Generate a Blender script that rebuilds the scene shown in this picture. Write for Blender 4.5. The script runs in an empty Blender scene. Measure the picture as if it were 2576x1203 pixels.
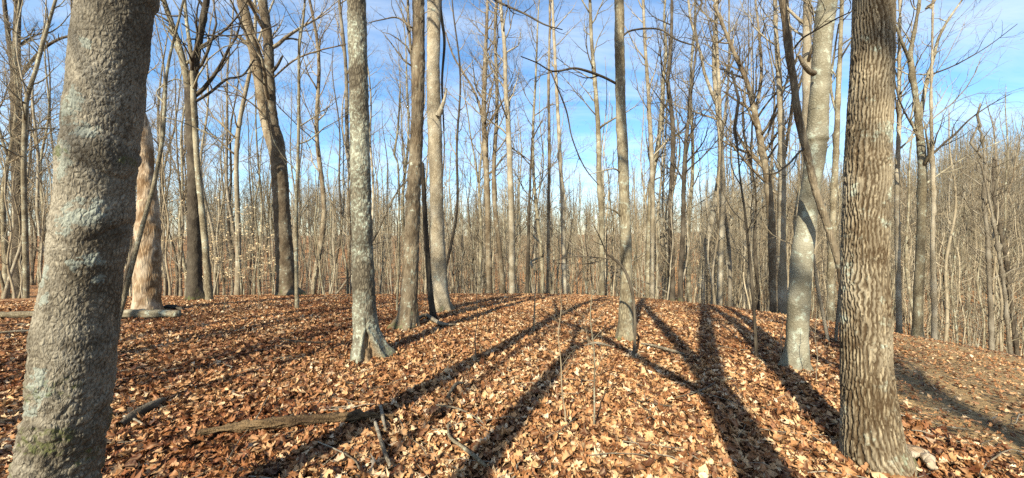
import bpy, math, random
import numpy as np
from mathutils import Vector

R = math.radians
random.seed(7)
rng = np.random.default_rng(7)

# ------------------------------------------------------------------ camera, sky, sun, exposure
scene = bpy.context.scene
COL = scene.collection
CAM_H = 1.6
F, CX, CY = 936.0, 1288.0, 601.5            # focal length and centre of the picture, in units of a 2576 px wide frame
cam_d = bpy.data.cameras.new('camera')
cam_d.sensor_width = 36.0
cam_d.lens = 36.0 * F / 2576.0
cam_d.clip_start, cam_d.clip_end = 0.05, 2000.0
cam = bpy.data.objects.new('camera', cam_d)
COL.objects.link(cam)
cam.location = (0, 0, CAM_H)
cam.rotation_euler = (R(90), 0, 0)
scene.camera = cam

SUN_AZ, SUN_EL = 202.0, 34.0                # clockwise from +Y (straight ahead)
world = bpy.data.worlds.new('World')
scene.world = world
world.use_nodes = True
wn, wl = world.node_tree.nodes, world.node_tree.links
wn.clear()
w_out = wn.new('ShaderNodeOutputWorld')
w_bg = wn.new('ShaderNodeBackground'); w_bg.inputs['Strength'].default_value = 0.054
w_sky = wn.new('ShaderNodeTexSky'); w_sky.sky_type = 'NISHITA'; w_sky.sun_disc = False
w_sky.sun_elevation = R(SUN_EL); w_sky.sun_rotation = R(SUN_AZ)
w_sky.altitude = 250; w_sky.air_density = 1.0; w_sky.dust_density = 0.6; w_sky.ozone_density = 1.6
w_tc = wn.new('ShaderNodeTexCoord')
w_sep = wn.new('ShaderNodeSeparateXYZ'); wl.new(w_tc.outputs['Generated'], w_sep.inputs[0])
w_add = wn.new('ShaderNodeMath'); w_add.operation = 'MAXIMUM'; w_add.inputs[1].default_value = 0.0
wl.new(w_sep.outputs['Z'], w_add.inputs[0])
w_add2 = wn.new('ShaderNodeMath'); w_add2.operation = 'ADD'; w_add2.inputs[1].default_value = 0.18
wl.new(w_add.outputs[0], w_add2.inputs[0])
w_dx = wn.new('ShaderNodeMath'); w_dx.operation = 'DIVIDE'
w_dy = wn.new('ShaderNodeMath'); w_dy.operation = 'DIVIDE'
wl.new(w_sep.outputs['X'], w_dx.inputs[0]); wl.new(w_add2.outputs[0], w_dx.inputs[1])
wl.new(w_sep.outputs['Y'], w_dy.inputs[0]); wl.new(w_add2.outputs[0], w_dy.inputs[1])
w_cmb = wn.new('ShaderNodeCombineXYZ')
wl.new(w_dx.outputs[0], w_cmb.inputs[0]); wl.new(w_dy.outputs[0], w_cmb.inputs[1])
w_map = wn.new('ShaderNodeMapping')
w_map.inputs['Rotation'].default_value = (0, 0, R(28)); w_map.inputs['Scale'].default_value = (0.9, 2.4, 1)
w_map.inputs['Location'].default_value = (3.1, 1.3, 0.0)
wl.new(w_cmb.outputs[0], w_map.inputs[0])
w_no = wn.new('ShaderNodeTexNoise'); w_no.inputs['Scale'].default_value = 1.1
w_no.inputs['Detail'].default_value = 9; w_no.inputs['Roughness'].default_value = 0.62; w_no.inputs['Distortion'].default_value = 0.5
wl.new(w_map.outputs[0], w_no.inputs['Vector'])
w_ra = wn.new('ShaderNodeValToRGB')
w_ra.color_ramp.elements[0].position = 0.40; w_ra.color_ramp.elements[0].color = (0.05, 0.05, 0.05, 1)
w_ra.color_ramp.elements[1].position = 0.72; w_ra.color_ramp.elements[1].color = (0.55, 0.55, 0.55, 1)
wl.new(w_no.outputs[0], w_ra.inputs[0])
w_mix = wn.new('ShaderNodeMix'); w_mix.data_type = 'RGBA'
w_mix.inputs[7].default_value = (9.5, 10.2, 11.0, 1)
w_hsv = wn.new('ShaderNodeHueSaturation'); w_hsv.inputs['Saturation'].default_value = 1.3; w_hsv.inputs['Value'].default_value = 2.0; w_hsv.inputs['Hue'].default_value = 0.498
wl.new(w_sky.outputs[0], w_hsv.inputs['Color'])
wl.new(w_ra.outputs[0], w_mix.inputs[0]); wl.new(w_hsv.outputs[0], w_mix.inputs[6])
wl.new(w_mix.outputs[2], w_bg.inputs['Color'])
wl.new(w_bg.outputs[0], w_out.inputs[0])

sun_d = bpy.data.lights.new('sun', 'SUN')
sun_d.energy = 5.0; sun_d.angle = R(0.53); sun_d.color = (1.0, 0.91, 0.72)
sun = bpy.data.objects.new('sun', sun_d); COL.objects.link(sun)
sdir = Vector((math.sin(R(SUN_AZ)) * math.cos(R(SUN_EL)), math.cos(R(SUN_AZ)) * math.cos(R(SUN_EL)), math.sin(R(SUN_EL))))
sun.rotation_euler = sdir.to_track_quat('Z', 'Y').to_euler()
sun.location = (-3, -10, 12)

vs = scene.view_settings
scene.display_settings.display_device = 'sRGB'
vs.view_transform = 'Standard'; vs.look = 'None'; vs.exposure = 1.27; vs.gamma = 1.0; vs.use_curve_mapping = False
scene.cycles.max_bounces = 4
scene.cycles.diffuse_bounces = 1
scene.cycles.glossy_bounces = 2
scene.cycles.transmission_bounces = 2
scene.cycles.use_denoising = False
scene.cycles.use_adaptive_sampling = False

# ------------------------------------------------------------------ noise
def _hash(ix, iy, iz, seed):
    h = (ix.astype(np.uint32) * np.uint32(374761393) + iy.astype(np.uint32) * np.uint32(668265263)
         + iz.astype(np.uint32) * np.uint32(2147483647) + np.uint32((seed * 1274126177) & 0xffffffff))
    h = (h ^ (h >> np.uint32(13))) * np.uint32(1274126177)
    h = h ^ (h >> np.uint32(16))
    return (h & np.uint32(0xffffff)).astype(np.float64) / 0xffffff

def vnoise(p, seed=0):
    """value noise, -1..1"""
    p = np.asarray(p, float)
    i = np.floor(p).astype(np.int64); f = p - i
    f = f * f * (3 - 2 * f)
    out = 0
    for dx in (0, 1):
        wx = f[..., 0] if dx else 1 - f[..., 0]
        for dy in (0, 1):
            wy = f[..., 1] if dy else 1 - f[..., 1]
            for dz in (0, 1):
                wz = f[..., 2] if dz else 1 - f[..., 2]
                out = out + wx * wy * wz * _hash(i[..., 0] + dx, i[..., 1] + dy, i[..., 2] + dz, seed)
    return out * 2 - 1

def fbm(p, octaves=4, seed=0, gain=0.5):
    a, s, t = 1.0, 0.0, 0.0
    p = np.asarray(p, float)
    for k in range(octaves):
        s = s + a * vnoise(p * (2.0 ** k) + 17.3 * k, seed + k)
        t += a; a *= gain
    return s / t

def sstep(a, b, x):
    t = np.clip((x - a) / (b - a), 0, 1)
    return t * t * (3 - 2 * t)

# ------------------------------------------------------------------ terrain
A_T = [-75, -54, -25, 0, 25, 54, 80]
def _far(th, what):
    return np.interp(th, A_T, {'r0': [55, 55, 52, 60, 56, 52, 52], 'z0': [-4.2, -4.2, -6, -9, -9.5, -7.0, -6.5],
                               'k': [.05, .05, .07, .095, .115, .175, .18]}[what])

def ground(x, y, bumps=True):
    x = np.asarray(x, float); y = np.asarray(y, float)
    q = np.maximum(y - 4.0, 0)
    dome = -np.where(q < 28, 0.0057 * q * q, 0.0057 * 28 * 28 + 0.32 * (q - 28))
    xr = np.maximum(x - 1.0, 0)
    dome = dome - np.where(xr < 18, 0.0088 * xr * xr, 0.0088 * 324 + 0.317 * (xr - 18))
    dome = dome - 0.0006 * np.minimum(x, 0) ** 2
    r = np.hypot(x, y); th = np.degrees(np.arctan2(x, y))
    k = _far(th, 'k'); r0 = _far(th, 'r0')
    rr = np.minimum(r, 170) + 0.15 * np.maximum(r - 170, 0)
    hill = _far(th, 'z0') + k * (rr - r0)
    hill = np.where(y > 5, hill, -60.0 + 0 * hill)
    w = 1.6
    m = np.maximum(dome, hill)
    z = m + w * np.log(np.exp((dome - m) / w) + np.exp((hill - m) / w))
    z = z - w * 0.0
    behind = sstep(0, -60, y)
    z = z + behind * 2.0
    if bumps:
        p = np.stack([x, y, 0 * x], -1)
        z = z + 0.035 * fbm(p * 0.9, 3, 5) * sstep(60, 10, r) + sstep(15, 60, r) * 0.7 * fbm(p * 0.06, 3, 9)
    return z

def P(px, py, Y):
    return np.array([(px - CX) / F * Y, Y, CAM_H - (py - CY) / F * Y])

def hit(px, py, y0=0.8, y1=80):
    """depth at which the line of sight through (px, py) meets the ground"""
    Y = np.linspace(y0, y1, 4000)
    z = CAM_H - (py - CY) / F * Y
    g = ground((px - CX) / F * Y, Y)
    k = np.nonzero(z <= g)[0]
    return float(Y[k[0]]) if len(k) else y1

# ------------------------------------------------------------------ mesh helpers
def mesh_np(name, verts, quads=None, tris=None, smooth=True):
    me = bpy.data.meshes.new(name)
    verts = np.asarray(verts, np.float32)
    nq = 0 if quads is None else len(quads); nt = 0 if tris is None else len(tris)
    me.vertices.add(len(verts)); me.vertices.foreach_set('co', verts.ravel())
    loops = []
    starts = []
    if nq:
        loops.append(np.asarray(quads, np.int32).ravel()); starts.append(np.arange(nq, dtype=np.int32) * 4)
    if nt:
        loops.append(np.asarray(tris, np.int32).ravel()); starts.append(nq * 4 + np.arange(nt, dtype=np.int32) * 3)
    loops = np.concatenate(loops); starts = np.concatenate(starts)
    me.loops.add(len(loops)); me.loops.foreach_set('vertex_index', loops)
    me.polygons.add(len(starts)); me.polygons.foreach_set('loop_start', starts)
    me.polygons.foreach_set('use_smooth', np.full(len(starts), smooth, bool))
    me.update(calc_edges=True)
    me.validate()
    return me

def put_attr(me, name, vals):
    a = me.attributes.new(name, 'FLOAT', 'POINT')
    a.data.foreach_set('value', np.asarray(vals, np.float32))

def obj(name, me, mat=None, parent=None, loc=None):
    o = bpy.data.objects.new(name, me)
    COL.objects.link(o)
    if mat is not None and me is not None:
        if len(me.materials) == 0: me.materials.append(mat)
    if parent is not None: o.parent = parent
    if loc is not None: o.location = loc
    return o

def tag(o, label=None, cat=None, group=None, kind=None):
    if label: o['label'] = label
    if cat: o['category'] = cat
    if group: o['group'] = group
    if kind: o['kind'] = kind
    return o

def thing(name, label, cat, loc, rz=0.0, group=None):
    o = bpy.data.objects.new(name, None)
    COL.objects.link(o)
    o.location = loc; o.rotation_euler = (0, 0, rz); o.empty_display_size = 0.2
    return tag(o, label, cat, group)

def frames(pts):
    t = np.gradient(pts, axis=0)
    t /= np.linalg.norm(t, axis=1, keepdims=True) + 1e-9
    m = t.mean(0)
    ref = np.array([1.0, 0, 0]) if abs(m[0]) < 0.75 * np.linalg.norm(m) + 1e-9 else np.array([0, 1.0, 0])
    u = np.cross(t, ref); u /= np.linalg.norm(u, axis=1, keepdims=True) + 1e-9
    v = np.cross(u, t)
    return t, u, v

class Tubes:
    """collects tapered tubes into one mesh"""
    def __init__(self): self.v = []; self.q = []; self.t = []; self.n = 0
    def add(self, pts, rad, sides=5):
        pts = np.asarray(pts, float); rad = np.asarray(rad, float)
        n = len(pts)
        _, u, v = frames(pts)
        a = np.arange(sides) / sides * 2 * math.pi
        ring = pts[:, None, :] + rad[:, None, None] * (np.cos(a)[None, :, None] * v[:, None, :] + np.sin(a)[None, :, None] * u[:, None, :])
        self.v.append(ring.reshape(-1, 3))
        i = np.arange(n - 1)[:, None] * sides; j = np.arange(sides)[None, :]; j2 = (j + 1) % sides
        self.q.append(np.stack([i + j, i + j2, i + sides + j2, i + sides + j], -1).reshape(-1, 4) + self.n)
        # caps
        e = self.n + (n - 1) * sides
        self.t.append(np.array([[e, e + k, e + k + 1] for k in range(1, sides - 1)]))
        s = self.n
        self.t.append(np.array([[s, s + k + 1, s + k] for k in range(1, sides - 1)]))
        self.n += n * sides
    def mesh(self, name):
        return mesh_np(name, np.concatenate(self.v), np.concatenate(self.q), np.concatenate(self.t))

def spline(P_, n):
    """Catmull-Rom through rows of P_, n samples evenly spaced in index"""
    P_ = np.asarray(P_, float)
    Q = np.vstack([2 * P_[0] - P_[1], P_, 2 * P_[-1] - P_[-2]])
    t = np.linspace(0, len(P_) - 1 - 1e-6, n); i = t.astype(int); f = (t - i)[:, None]
    p0, p1, p2, p3 = Q[i], Q[i + 1], Q[i + 2], Q[i + 3]
    return 0.5 * (2 * p1 + (p2 - p0) * f + (2 * p0 - 5 * p1 + 4 * p2 - p3) * f ** 2 + (3 * p1 - p0 - 3 * p2 + p3) * f ** 3)

# ------------------------------------------------------------------ materials
def new_mat(name):
    m = bpy.data.materials.new(name); m.use_nodes = True
    n = m.node_tree.nodes; l = m.node_tree.links
    b = n['Principled BSDF']
    b.inputs['Specular IOR Level'].default_value = 0.2
    return m, n, l, b

def mixc(n, l, fac, a, b, blend='MIX'):
    x = n.new('ShaderNodeMix'); x.data_type = 'RGBA'; x.blend_type = blend
    for s, i in ((fac, 0), (a, 6), (b, 7)):
        if hasattr(s, 'links'): l.new(s, x.inputs[i])
        elif isinstance(s, (int, float)): x.inputs[i].default_value = s
        else: x.inputs[i].default_value = (*s, 1)
    return x.outputs[2]

def ramp(n, l, src, p0, p1, c0=0.0, c1=1.0):
    x = n.new('ShaderNodeMapRange'); x.inputs[1].default_value = p0; x.inputs[2].default_value = p1
    x.inputs[3].default_value = c0; x.inputs[4].default_value = c1
    l.new(src, x.inputs[0]); return x.outputs[0]

def mth(n, l, op, a, b):
    x = n.new('ShaderNodeMath'); x.operation = op
    for s, i in ((a, 0), (b, 1)):
        if hasattr(s, 'links'): l.new(s, x.inputs[i])
        else: x.inputs[i].default_value = s
    return x.outputs[0]

def bark(name, base, dark, light, zs=0.22, scale=22, depth=0.5, lichen=0.0, band=0.3, rough=0.85, tone=0.3, lsc=9.0):
    m, n, l, b = new_mat(name)
    tc = n.new('ShaderNodeTexCoord')
    oi = n.new('ShaderNodeObjectInfo')
    off = n.new('ShaderNodeVectorMath'); off.operation = 'ADD'
    sc = n.new('ShaderNodeVectorMath'); sc.operation = 'SCALE'; sc.inputs[0].default_value = (31.0, 17.0, 53.0)
    l.new(oi.outputs['Random'], sc.inputs['Scale'])
    l.new(tc.outputs['Object'], off.inputs[0]); l.new(sc.outputs[0], off.inputs[1])
    mp = n.new('ShaderNodeMapping'); mp.inputs['Scale'].default_value = (1, 1, zs)
    l.new(off.outputs[0], mp.inputs[0])
    rn = n.new('ShaderNodeTexNoise'); rn.inputs['Scale'].default_value = scale
    rn.inputs['Detail'].default_value = 6; rn.inputs['Roughness'].default_value = 0.65; rn.inputs['Distortion'].default_value = 0.6
    l.new(mp.outputs[0], rn.inputs['Vector'])
    vo = n.new('ShaderNodeTexVoronoi'); vo.feature = 'DISTANCE_TO_EDGE'; vo.inputs['Scale'].default_value = scale * 1.5
    l.new(mp.outputs[0], vo.inputs['Vector'])
    edge = ramp(n, l, vo.outputs['Distance'], 0.0, 0.22)
    fur = mth(n, l, 'MULTIPLY', edge, ramp(n, l, rn.outputs[0], 0.32, 0.62))
    c = mixc(n, l, fur, dark, base)
    big = n.new('ShaderNodeTexNoise'); big.inputs['Scale'].default_value = 2.3; big.inputs['Detail'].default_value = 4
    bm = n.new('ShaderNodeMapping'); bm.inputs['Scale'].default_value = (1, 1, 0.8)
    l.new(off.outputs[0], bm.inputs[0]); l.new(bm.outputs[0], big.inputs['Vector'])
    c = mixc(n, l, mth(n, l, 'MULTIPLY', ramp(n, l, big.outputs[0], 0.42, 0.66), 0.75), c, light)
    if band:
        bn = n.new('ShaderNodeTexNoise'); bn.inputs['Scale'].default_value = 1.0; bn.inputs['Detail'].default_value = 3
        bp = n.new('ShaderNodeMapping'); bp.inputs['Scale'].default_value = (1.2, 1.2, 5.5)
        l.new(off.outputs[0], bp.inputs[0]); l.new(bp.outputs[0], bn.inputs['Vector'])
        c = mixc(n, l, mth(n, l, 'MULTIPLY', ramp(n, l, bn.outputs[0], 0.5, 0.72), band), c, dark)
    # per-tree tone
    if tone:
        tv = n.new('ShaderNodeHueSaturation'); l.new(c, tv.inputs['Color'])
        l.new(ramp(n, l, oi.outputs['Random'], 0, 1, 1 - tone, 1 + tone), tv.inputs['Value'])
        c = tv.outputs[0]
    # pale crusty lichen in blotches
    ln = n.new('ShaderNodeTexNoise'); ln.inputs['Scale'].default_value = lsc; ln.inputs['Detail'].default_value = 8; ln.inputs['Roughness'].default_value = 0.7
    l.new(off.outputs[0], ln.inputs['Vector'])
    if lichen:
        lm = mth(n, l, 'MULTIPLY', ramp(n, l, ln.outputs[0], 0.60 - 0.1 * lichen, 0.66 - 0.1 * lichen), ramp(n, l, big.outputs[0], 0.40, 0.55))
        c = mixc(n, l, mth(n, l, 'MULTIPLY', lm, 0.8), c, (0.36, 0.40, 0.32))
    def attr(nm):
        a = n.new('ShaderNodeAttribute'); a.attribute_name = nm; return a.outputs['Fac']
    fine = ramp(n, l, ln.outputs[0], 0.35, 0.62, -0.6, 0.6)
    al = ramp(n, l, mth(n, l, 'ADD', attr('lichen'), mth(n, l, 'MULTIPLY', fine, ramp(n, l, attr('lichen'), 0.0, 0.25))), 0.42, 0.54)
    c = mixc(n, l, mth(n, l, 'MULTIPLY', al, 0.65), c, (0.235, 0.27, 0.235))
    c = mixc(n, l, attr('furrow'), c, dark)
    am = ramp(n, l, mth(n, l, 'ADD', attr('moss'), mth(n, l, 'MULTIPLY', fine, ramp(n, l, attr('moss'), 0.0, 0.25))), 0.3, 0.8)
    c = mixc(n, l, mth(n, l, 'MULTIPLY', am, 0.75), c, (0.075, 0.085, 0.025))
    rw = mixc(n, l, ramp(n, l, rn.outputs[0], 0.35, 0.6), (0.04, 0.024, 0.013), (0.27, 0.19, 0.11))
    c = mixc(n, l, attr('rot'), c, rw)
    l.new(c, b.inputs['Base Color'])
    b.inputs['Roughness'].default_value = rough
    bu = n.new('ShaderNodeBump'); bu.inputs['Strength'].default_value = depth; bu.inputs['Distance'].default_value = 0.02
    hgt = mth(n, l, 'ADD', mth(n, l, 'MULTIPLY', fur, 0.7), mth(n, l, 'MULTIPLY', ln.outputs[0], 0.5))
    l.new(hgt, bu.inputs['Height']); l.new(bu.outputs[0], b.inputs['Normal'])
    return m

M = {
    'maple':  bark('grey brown plated bark', (0.245, 0.215, 0.155), (0.045, 0.035, 0.022), (0.33, 0.30, 0.235), zs=0.5, scale=42, depth=0.5, band=0.35, tone=0, lsc=34),
    'oak':    bark('ridged oak bark', (0.285, 0.232, 0.148), (0.045, 0.027, 0.012), (0.33, 0.285, 0.20), zs=0.2, scale=30, depth=0.35, band=0.3, tone=0, lichen=0.2),
    'grey':   bark('grey bark', (0.24, 0.205, 0.13), (0.075, 0.058, 0.035), (0.31, 0.275, 0.19), zs=0.25, scale=26, depth=0.5, lichen=0.5, tone=0.22),
    'brown':  bark('brown bark', (0.195, 0.152, 0.095), (0.06, 0.042, 0.025), (0.25, 0.21, 0.145), zs=0.16, scale=24, depth=0.6, lichen=0.25, tone=0.2),
    'dark':   bark('dark bark', (0.09, 0.072, 0.05), (0.028, 0.021, 0.014), (0.125, 0.105, 0.075), zs=0.16, scale=22, depth=0.6, tone=0.25),
    'pale':   bark('pale smooth bark', (0.31, 0.265, 0.185), (0.14, 0.112, 0.072), (0.37, 0.33, 0.25), zs=0.35, scale=24, depth=0.5, lichen=0.3, tone=0.12, band=0.35),
    'beech':  bark('smooth silver bark', (0.225, 0.205, 0.145), (0.12, 0.105, 0.068), (0.29, 0.275, 0.21), zs=1.2, scale=20, depth=0.4, lichen=0.6, tone=0.08, band=0.7),  # strong dark bands paint patches of shade onto this trunk
    'lichened': bark('lichen spotted bark', (0.19, 0.165, 0.115), (0.045, 0.036, 0.024), (0.27, 0.26, 0.195), zs=0.3, scale=26, depth=0.6, lichen=0.9, tone=0.0, band=0.5, lsc=26),
    'dead':   bark('weathered dead wood', (0.42, 0.31, 0.19), (0.13, 0.075, 0.035), (0.48, 0.41, 0.31), zs=0.18, scale=14, depth=0.6, tone=0.1),
    'silver': bark('silver weathered wood', (0.23, 0.20, 0.145), (0.075, 0.058, 0.038), (0.29, 0.26, 0.20), zs=1.0, scale=20, depth=0.6, tone=0.15),
    'twig':   bark('twig bark', (0.25, 0.20, 0.128), (0.14, 0.11, 0.068), (0.31, 0.26, 0.178), zs=0.3, scale=20, depth=0.2, band=0.0, tone=0.25),
    'brush': bark('pale brush stems', (0.31, 0.26, 0.175), (0.19, 0.155, 0.10), (0.36, 0.31, 0.22), zs=0.3, scale=20, depth=0.2, band=0.0, tone=0.3),
    'moss_log': bark('rotting mossy wood', (0.105, 0.065, 0.03), (0.025, 0.014, 0.007), (0.165, 0.11, 0.055), zs=1.0, scale=26, depth=0.8, tone=0.1),
}

def leaf_mat(name, stops, transl=0.25):
    m, n, l, b = new_mat(name)
    oi = n.new('ShaderNodeObjectInfo')
    cr = n.new('ShaderNodeValToRGB'); cr.color_ramp.interpolation = 'LINEAR'
    el = cr.color_ramp.elements
    el[0].position = stops[0][0]; el[0].color = (*stops[0][1], 1)
    el[1].position = stops[-1][0]; el[1].color = (*stops[-1][1], 1)
    for p, c in stops[1:-1]:
        e = el.new(p); e.color = (*c, 1)
    l.new(oi.outputs['Random'], cr.inputs[0])
    tc = n.new('ShaderNodeTexCoord')
    no = n.new('ShaderNodeTexNoise'); no.inputs['Scale'].default_value = 30; no.inputs['Detail'].default_value = 4
    l.new(tc.outputs['Object'], no.inputs['Vector'])
    hv = n.new('ShaderNodeHueSaturation'); l.new(cr.outputs[0], hv.inputs['Color'])
    l.new(ramp(n, l, no.outputs[0], 0.3, 0.7, 0.75, 1.2), hv.inputs['Value'])
    vein = n.new('ShaderNodeAttribute'); vein.attribute_name = 'vein'
    c = mixc(n, l, mth(n, l, 'MULTIPLY', vein.outputs['Fac'], 0.35), hv.outputs[0], (0.55, 0.38, 0.22))
    shade_at = n.new('ShaderNodeAttribute'); shade_at.attribute_type = 'INSTANCER'; shade_at.attribute_name = 'shade_tone'
    c = mixc(n, l, shade_at.outputs['Fac'], c, mixc(n, l, 1.0, c, (0.50, 0.36, 0.29), 'MULTIPLY'))   # darker, redder leaves: random patches plus painted shade
    l.new(c, b.inputs['Base Color'])
    b.inputs['Roughness'].default_value = 0.55
    tr = n.new('ShaderNodeBsdfTranslucent'); l.new(c, tr.inputs['Color'])
    ms = n.new('ShaderNodeMixShader'); ms.inputs[0].default_value = transl
    l.new(b.outputs[0], ms.inputs[1]); l.new(tr.outputs[0], ms.inputs[2])
    out = n['Material Output']; l.new(ms.outputs[0], out.inputs['Surface'])
    return m

LITTER = [(0.0, (0.055, 0.021, 0.010)), (0.18, (0.12, 0.047, 0.019)), (0.38, (0.24, 0.102, 0.040)), (0.58, (0.36, 0.175, 0.071)),
          (0.76, (0.48, 0.275, 0.125)), (0.90, (0.58, 0.395, 0.21)), (1.0, (0.66, 0.52, 0.35))]
M['leaf'] = leaf_mat('fallen leaf', LITTER, 0.15)
M['beech_leaf'] = leaf_mat('papery tan leaf', [(0, (0.58, 0.45, 0.26)), (0.5, (0.66, 0.53, 0.33)), (1, (0.72, 0.61, 0.42))], 0.35)
M['oak_leaf'] = leaf_mat('clinging brown leaf', [(0, (0.30, 0.12, 0.04)), (0.5, (0.40, 0.19, 0.07)), (1, (0.5, 0.29, 0.13))], 0.3)

def floor_mat():
    m, n, l, b = new_mat('forest floor')
    tc = n.new('ShaderNodeTexCoord')
    vo = n.new('ShaderNodeTexVoronoi'); vo.inputs['Scale'].default_value = 11
    l.new(tc.outputs['Object'], vo.inputs['Vector'])
    sep = n.new('ShaderNodeSeparateColor'); l.new(vo.outputs['Color'], sep.inputs[0])
    cr = n.new('ShaderNodeValToRGB'); el = cr.color_ramp.elements
    st = [(0.0, (0.06, 0.026, 0.012)), (0.3, (0.16, 0.065, 0.025)), (0.6, (0.33, 0.155, 0.06)), (0.85, (0.46, 0.26, 0.115)), (1.0, (0.56, 0.37, 0.20))]
    el[0].position, el[0].color = st[0][0], (*st[0][1], 1); el[1].position, el[1].color = st[-1][0], (*st[-1][1], 1)
    for p, c in st[1:-1]:
        e = el.new(p); e.color = (*c, 1)
    l.new(sep.outputs[0], cr.inputs[0])
    no = n.new('ShaderNodeTexNoise'); no.inputs['Scale'].default_value = 1.3; no.inputs['Detail'].default_value = 6
    l.new(tc.outputs['Object'], no.inputs['Vector'])
    hv = n.new('ShaderNodeHueSaturation'); l.new(cr.outputs[0], hv.inputs['Color'])
    l.new(ramp(n, l, no.outputs[0], 0.3, 0.7, 0.7, 1.25), hv.inputs['Value'])
    soil_n = n.new('ShaderNodeTexNoise'); soil_n.inputs['Scale'].default_value = 22; soil_n.inputs['Detail'].default_value = 10; soil_n.inputs['Roughness'].default_value = 0.75
    l.new(tc.outputs['Object'], soil_n.inputs['Vector'])
    soil = mixc(n, l, ramp(n, l, soil_n.outputs[0], 0.35, 0.65), (0.12, 0.072, 0.032), (0.44, 0.30, 0.14))
    at = n.new('ShaderNodeAttribute'); at.attribute_name = 'soil'
    sm = ramp(n, l, mth(n, l, 'ADD', at.outputs['Fac'], ramp(n, l, no.outputs[0], 0.3, 0.7, -0.25, 0.25)), 0.35, 0.6)
    c = mixc(n, l, sm, hv.outputs[0], soil)
    hu = n.new('ShaderNodeAttribute'); hu.attribute_name = 'humus_shade'
    c = mixc(n, l, mth(n, l, 'MULTIPLY', hu.outputs['Fac'], 0.8), c, (0.05, 0.026, 0.013))  # dark humus colour, also painting the shade in gaps between leaves
    l.new(c, b.inputs['Base Color']); b.inputs['Roughness'].default_value = 0.9
    bu = n.new('ShaderNodeBump'); bu.inputs['Strength'].default_value = 0.9; bu.inputs['Distance'].default_value = 0.04
    l.new(mth(n, l, 'ADD', vo.outputs['Distance'], soil_n.outputs[0]), bu.inputs['Height']); l.new(bu.outputs[0], b.inputs['Normal'])
    return m
M['floor'] = floor_mat()

def soil_mask(x, y):
    """bare earth on the slope right of the oak"""
    p = np.stack([x, y, 0 * x], -1)
    return sstep(-0.5, 0.6, np.minimum(x - 3.6, x - 1.02 * y + 0.25) + 0.6 * fbm(p * 0.7, 3, 21)) * sstep(16, 10, y) * (y > 0)

# ------------------------------------------------------------------ forest floor (one sheet to the horizon)
def build_floor():
    nr, na = 330, 420
    r = np.concatenate([[0.0], np.geomspace(0.35, 420, nr)])
    a = np.linspace(0, 2 * math.pi, na, endpoint=False)
    X = r[1:, None] * np.sin(a); Y = r[1:, None] * np.cos(a)
    v = np.stack([X, Y, ground(X, Y)], -1).reshape(-1, 3)
    v = np.vstack([v, [[0, 0, float(ground(0, 0))]]])
    i = np.arange(nr - 1)[:, None] * na; j = np.arange(na)[None, :]; j2 = (j + 1) % na
    q = np.stack([i + j, i + na + j, i + na + j2, i + j2], -1).reshape(-1, 4)
    t = np.stack([np.full(na, len(v) - 1), np.arange(na), (np.arange(na) + 1) % na], -1)
    me = mesh_np('forest_floor', v, q, t)
    sl = soil_mask(v[:, 0], v[:, 1]); put_attr(me, 'soil', sl)
    put_attr(me, 'humus_shade', sstep(20, 9, np.hypot(v[:, 0], v[:, 1])) * (1 - sl))
    o = obj('forest_floor', me, M['floor'])
    tag(o, 'forest floor covered in brown fallen leaves', kind='structure')
    return o
FLOOR = build_floor()

# ------------------------------------------------------------------ growing branches
def limb(g, start, d, length, r0, r1, n=6, wob=0.16, up=0.08):
    pts = [np.array(start, float)]; d = np.array(d, float); d /= np.linalg.norm(d)
    st = length / n
    for k in range(n):
        d = d + g.normal(0, wob, 3) + np.array([0, 0, up]); d /= np.linalg.norm(d)
        pts.append(pts[-1] + d * st)
    return np.array(pts), np.linspace(1, 0, n + 1) ** 0.9 * (r0 - r1) + r1

def side_dir(g, axis, ang):
    axis = axis / np.linalg.norm(axis)
    ref = g.normal(0, 1, 3)
    s = np.cross(axis, ref); s /= np.linalg.norm(s) + 1e-9
    return axis * math.cos(ang) + s * math.sin(ang)

def at(pts, rad, f):
    x = f * (len(pts) - 1); i = min(int(x), len(pts) - 2); t = x - i
    return pts[i] * (1 - t) + pts[i + 1] * t, pts[i + 1] - pts[i], rad[i] * (1 - t) + rad[i + 1] * t

def sub(g, T, pts, rad, L, level, dens, min_r, fine):
    """side shoots along a branch, recursively"""
    if level == 0: return
    n = max(1, int(round(dens[0] * L)))
    n = min(n, 14)
    for k in range(n):
        f = 0.18 + 0.8 * (k + g.random()) / n
        p, ax, rr = at(pts, rad, f)
        d = side_dir(g, ax, R(g.uniform(28, 58)))
        d[2] += 0.1
        l2 = L * g.uniform(0.30, 0.55) * (1.15 - 0.55 * f)
        if level == 1: l2 = max(l2, 0.25)
        q, qr = limb(g, p, d, l2, max(rr * 0.62, min_r), min_r * 0.7, n=5 if level > 1 else 3, wob=0.2, up=0.06)
        T.add(q, qr, 4 if level > 1 and rr > 0.015 else 3)
        sub(g, T, q, qr, l2, level - 1, dens[1:], min_r, fine)

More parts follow.
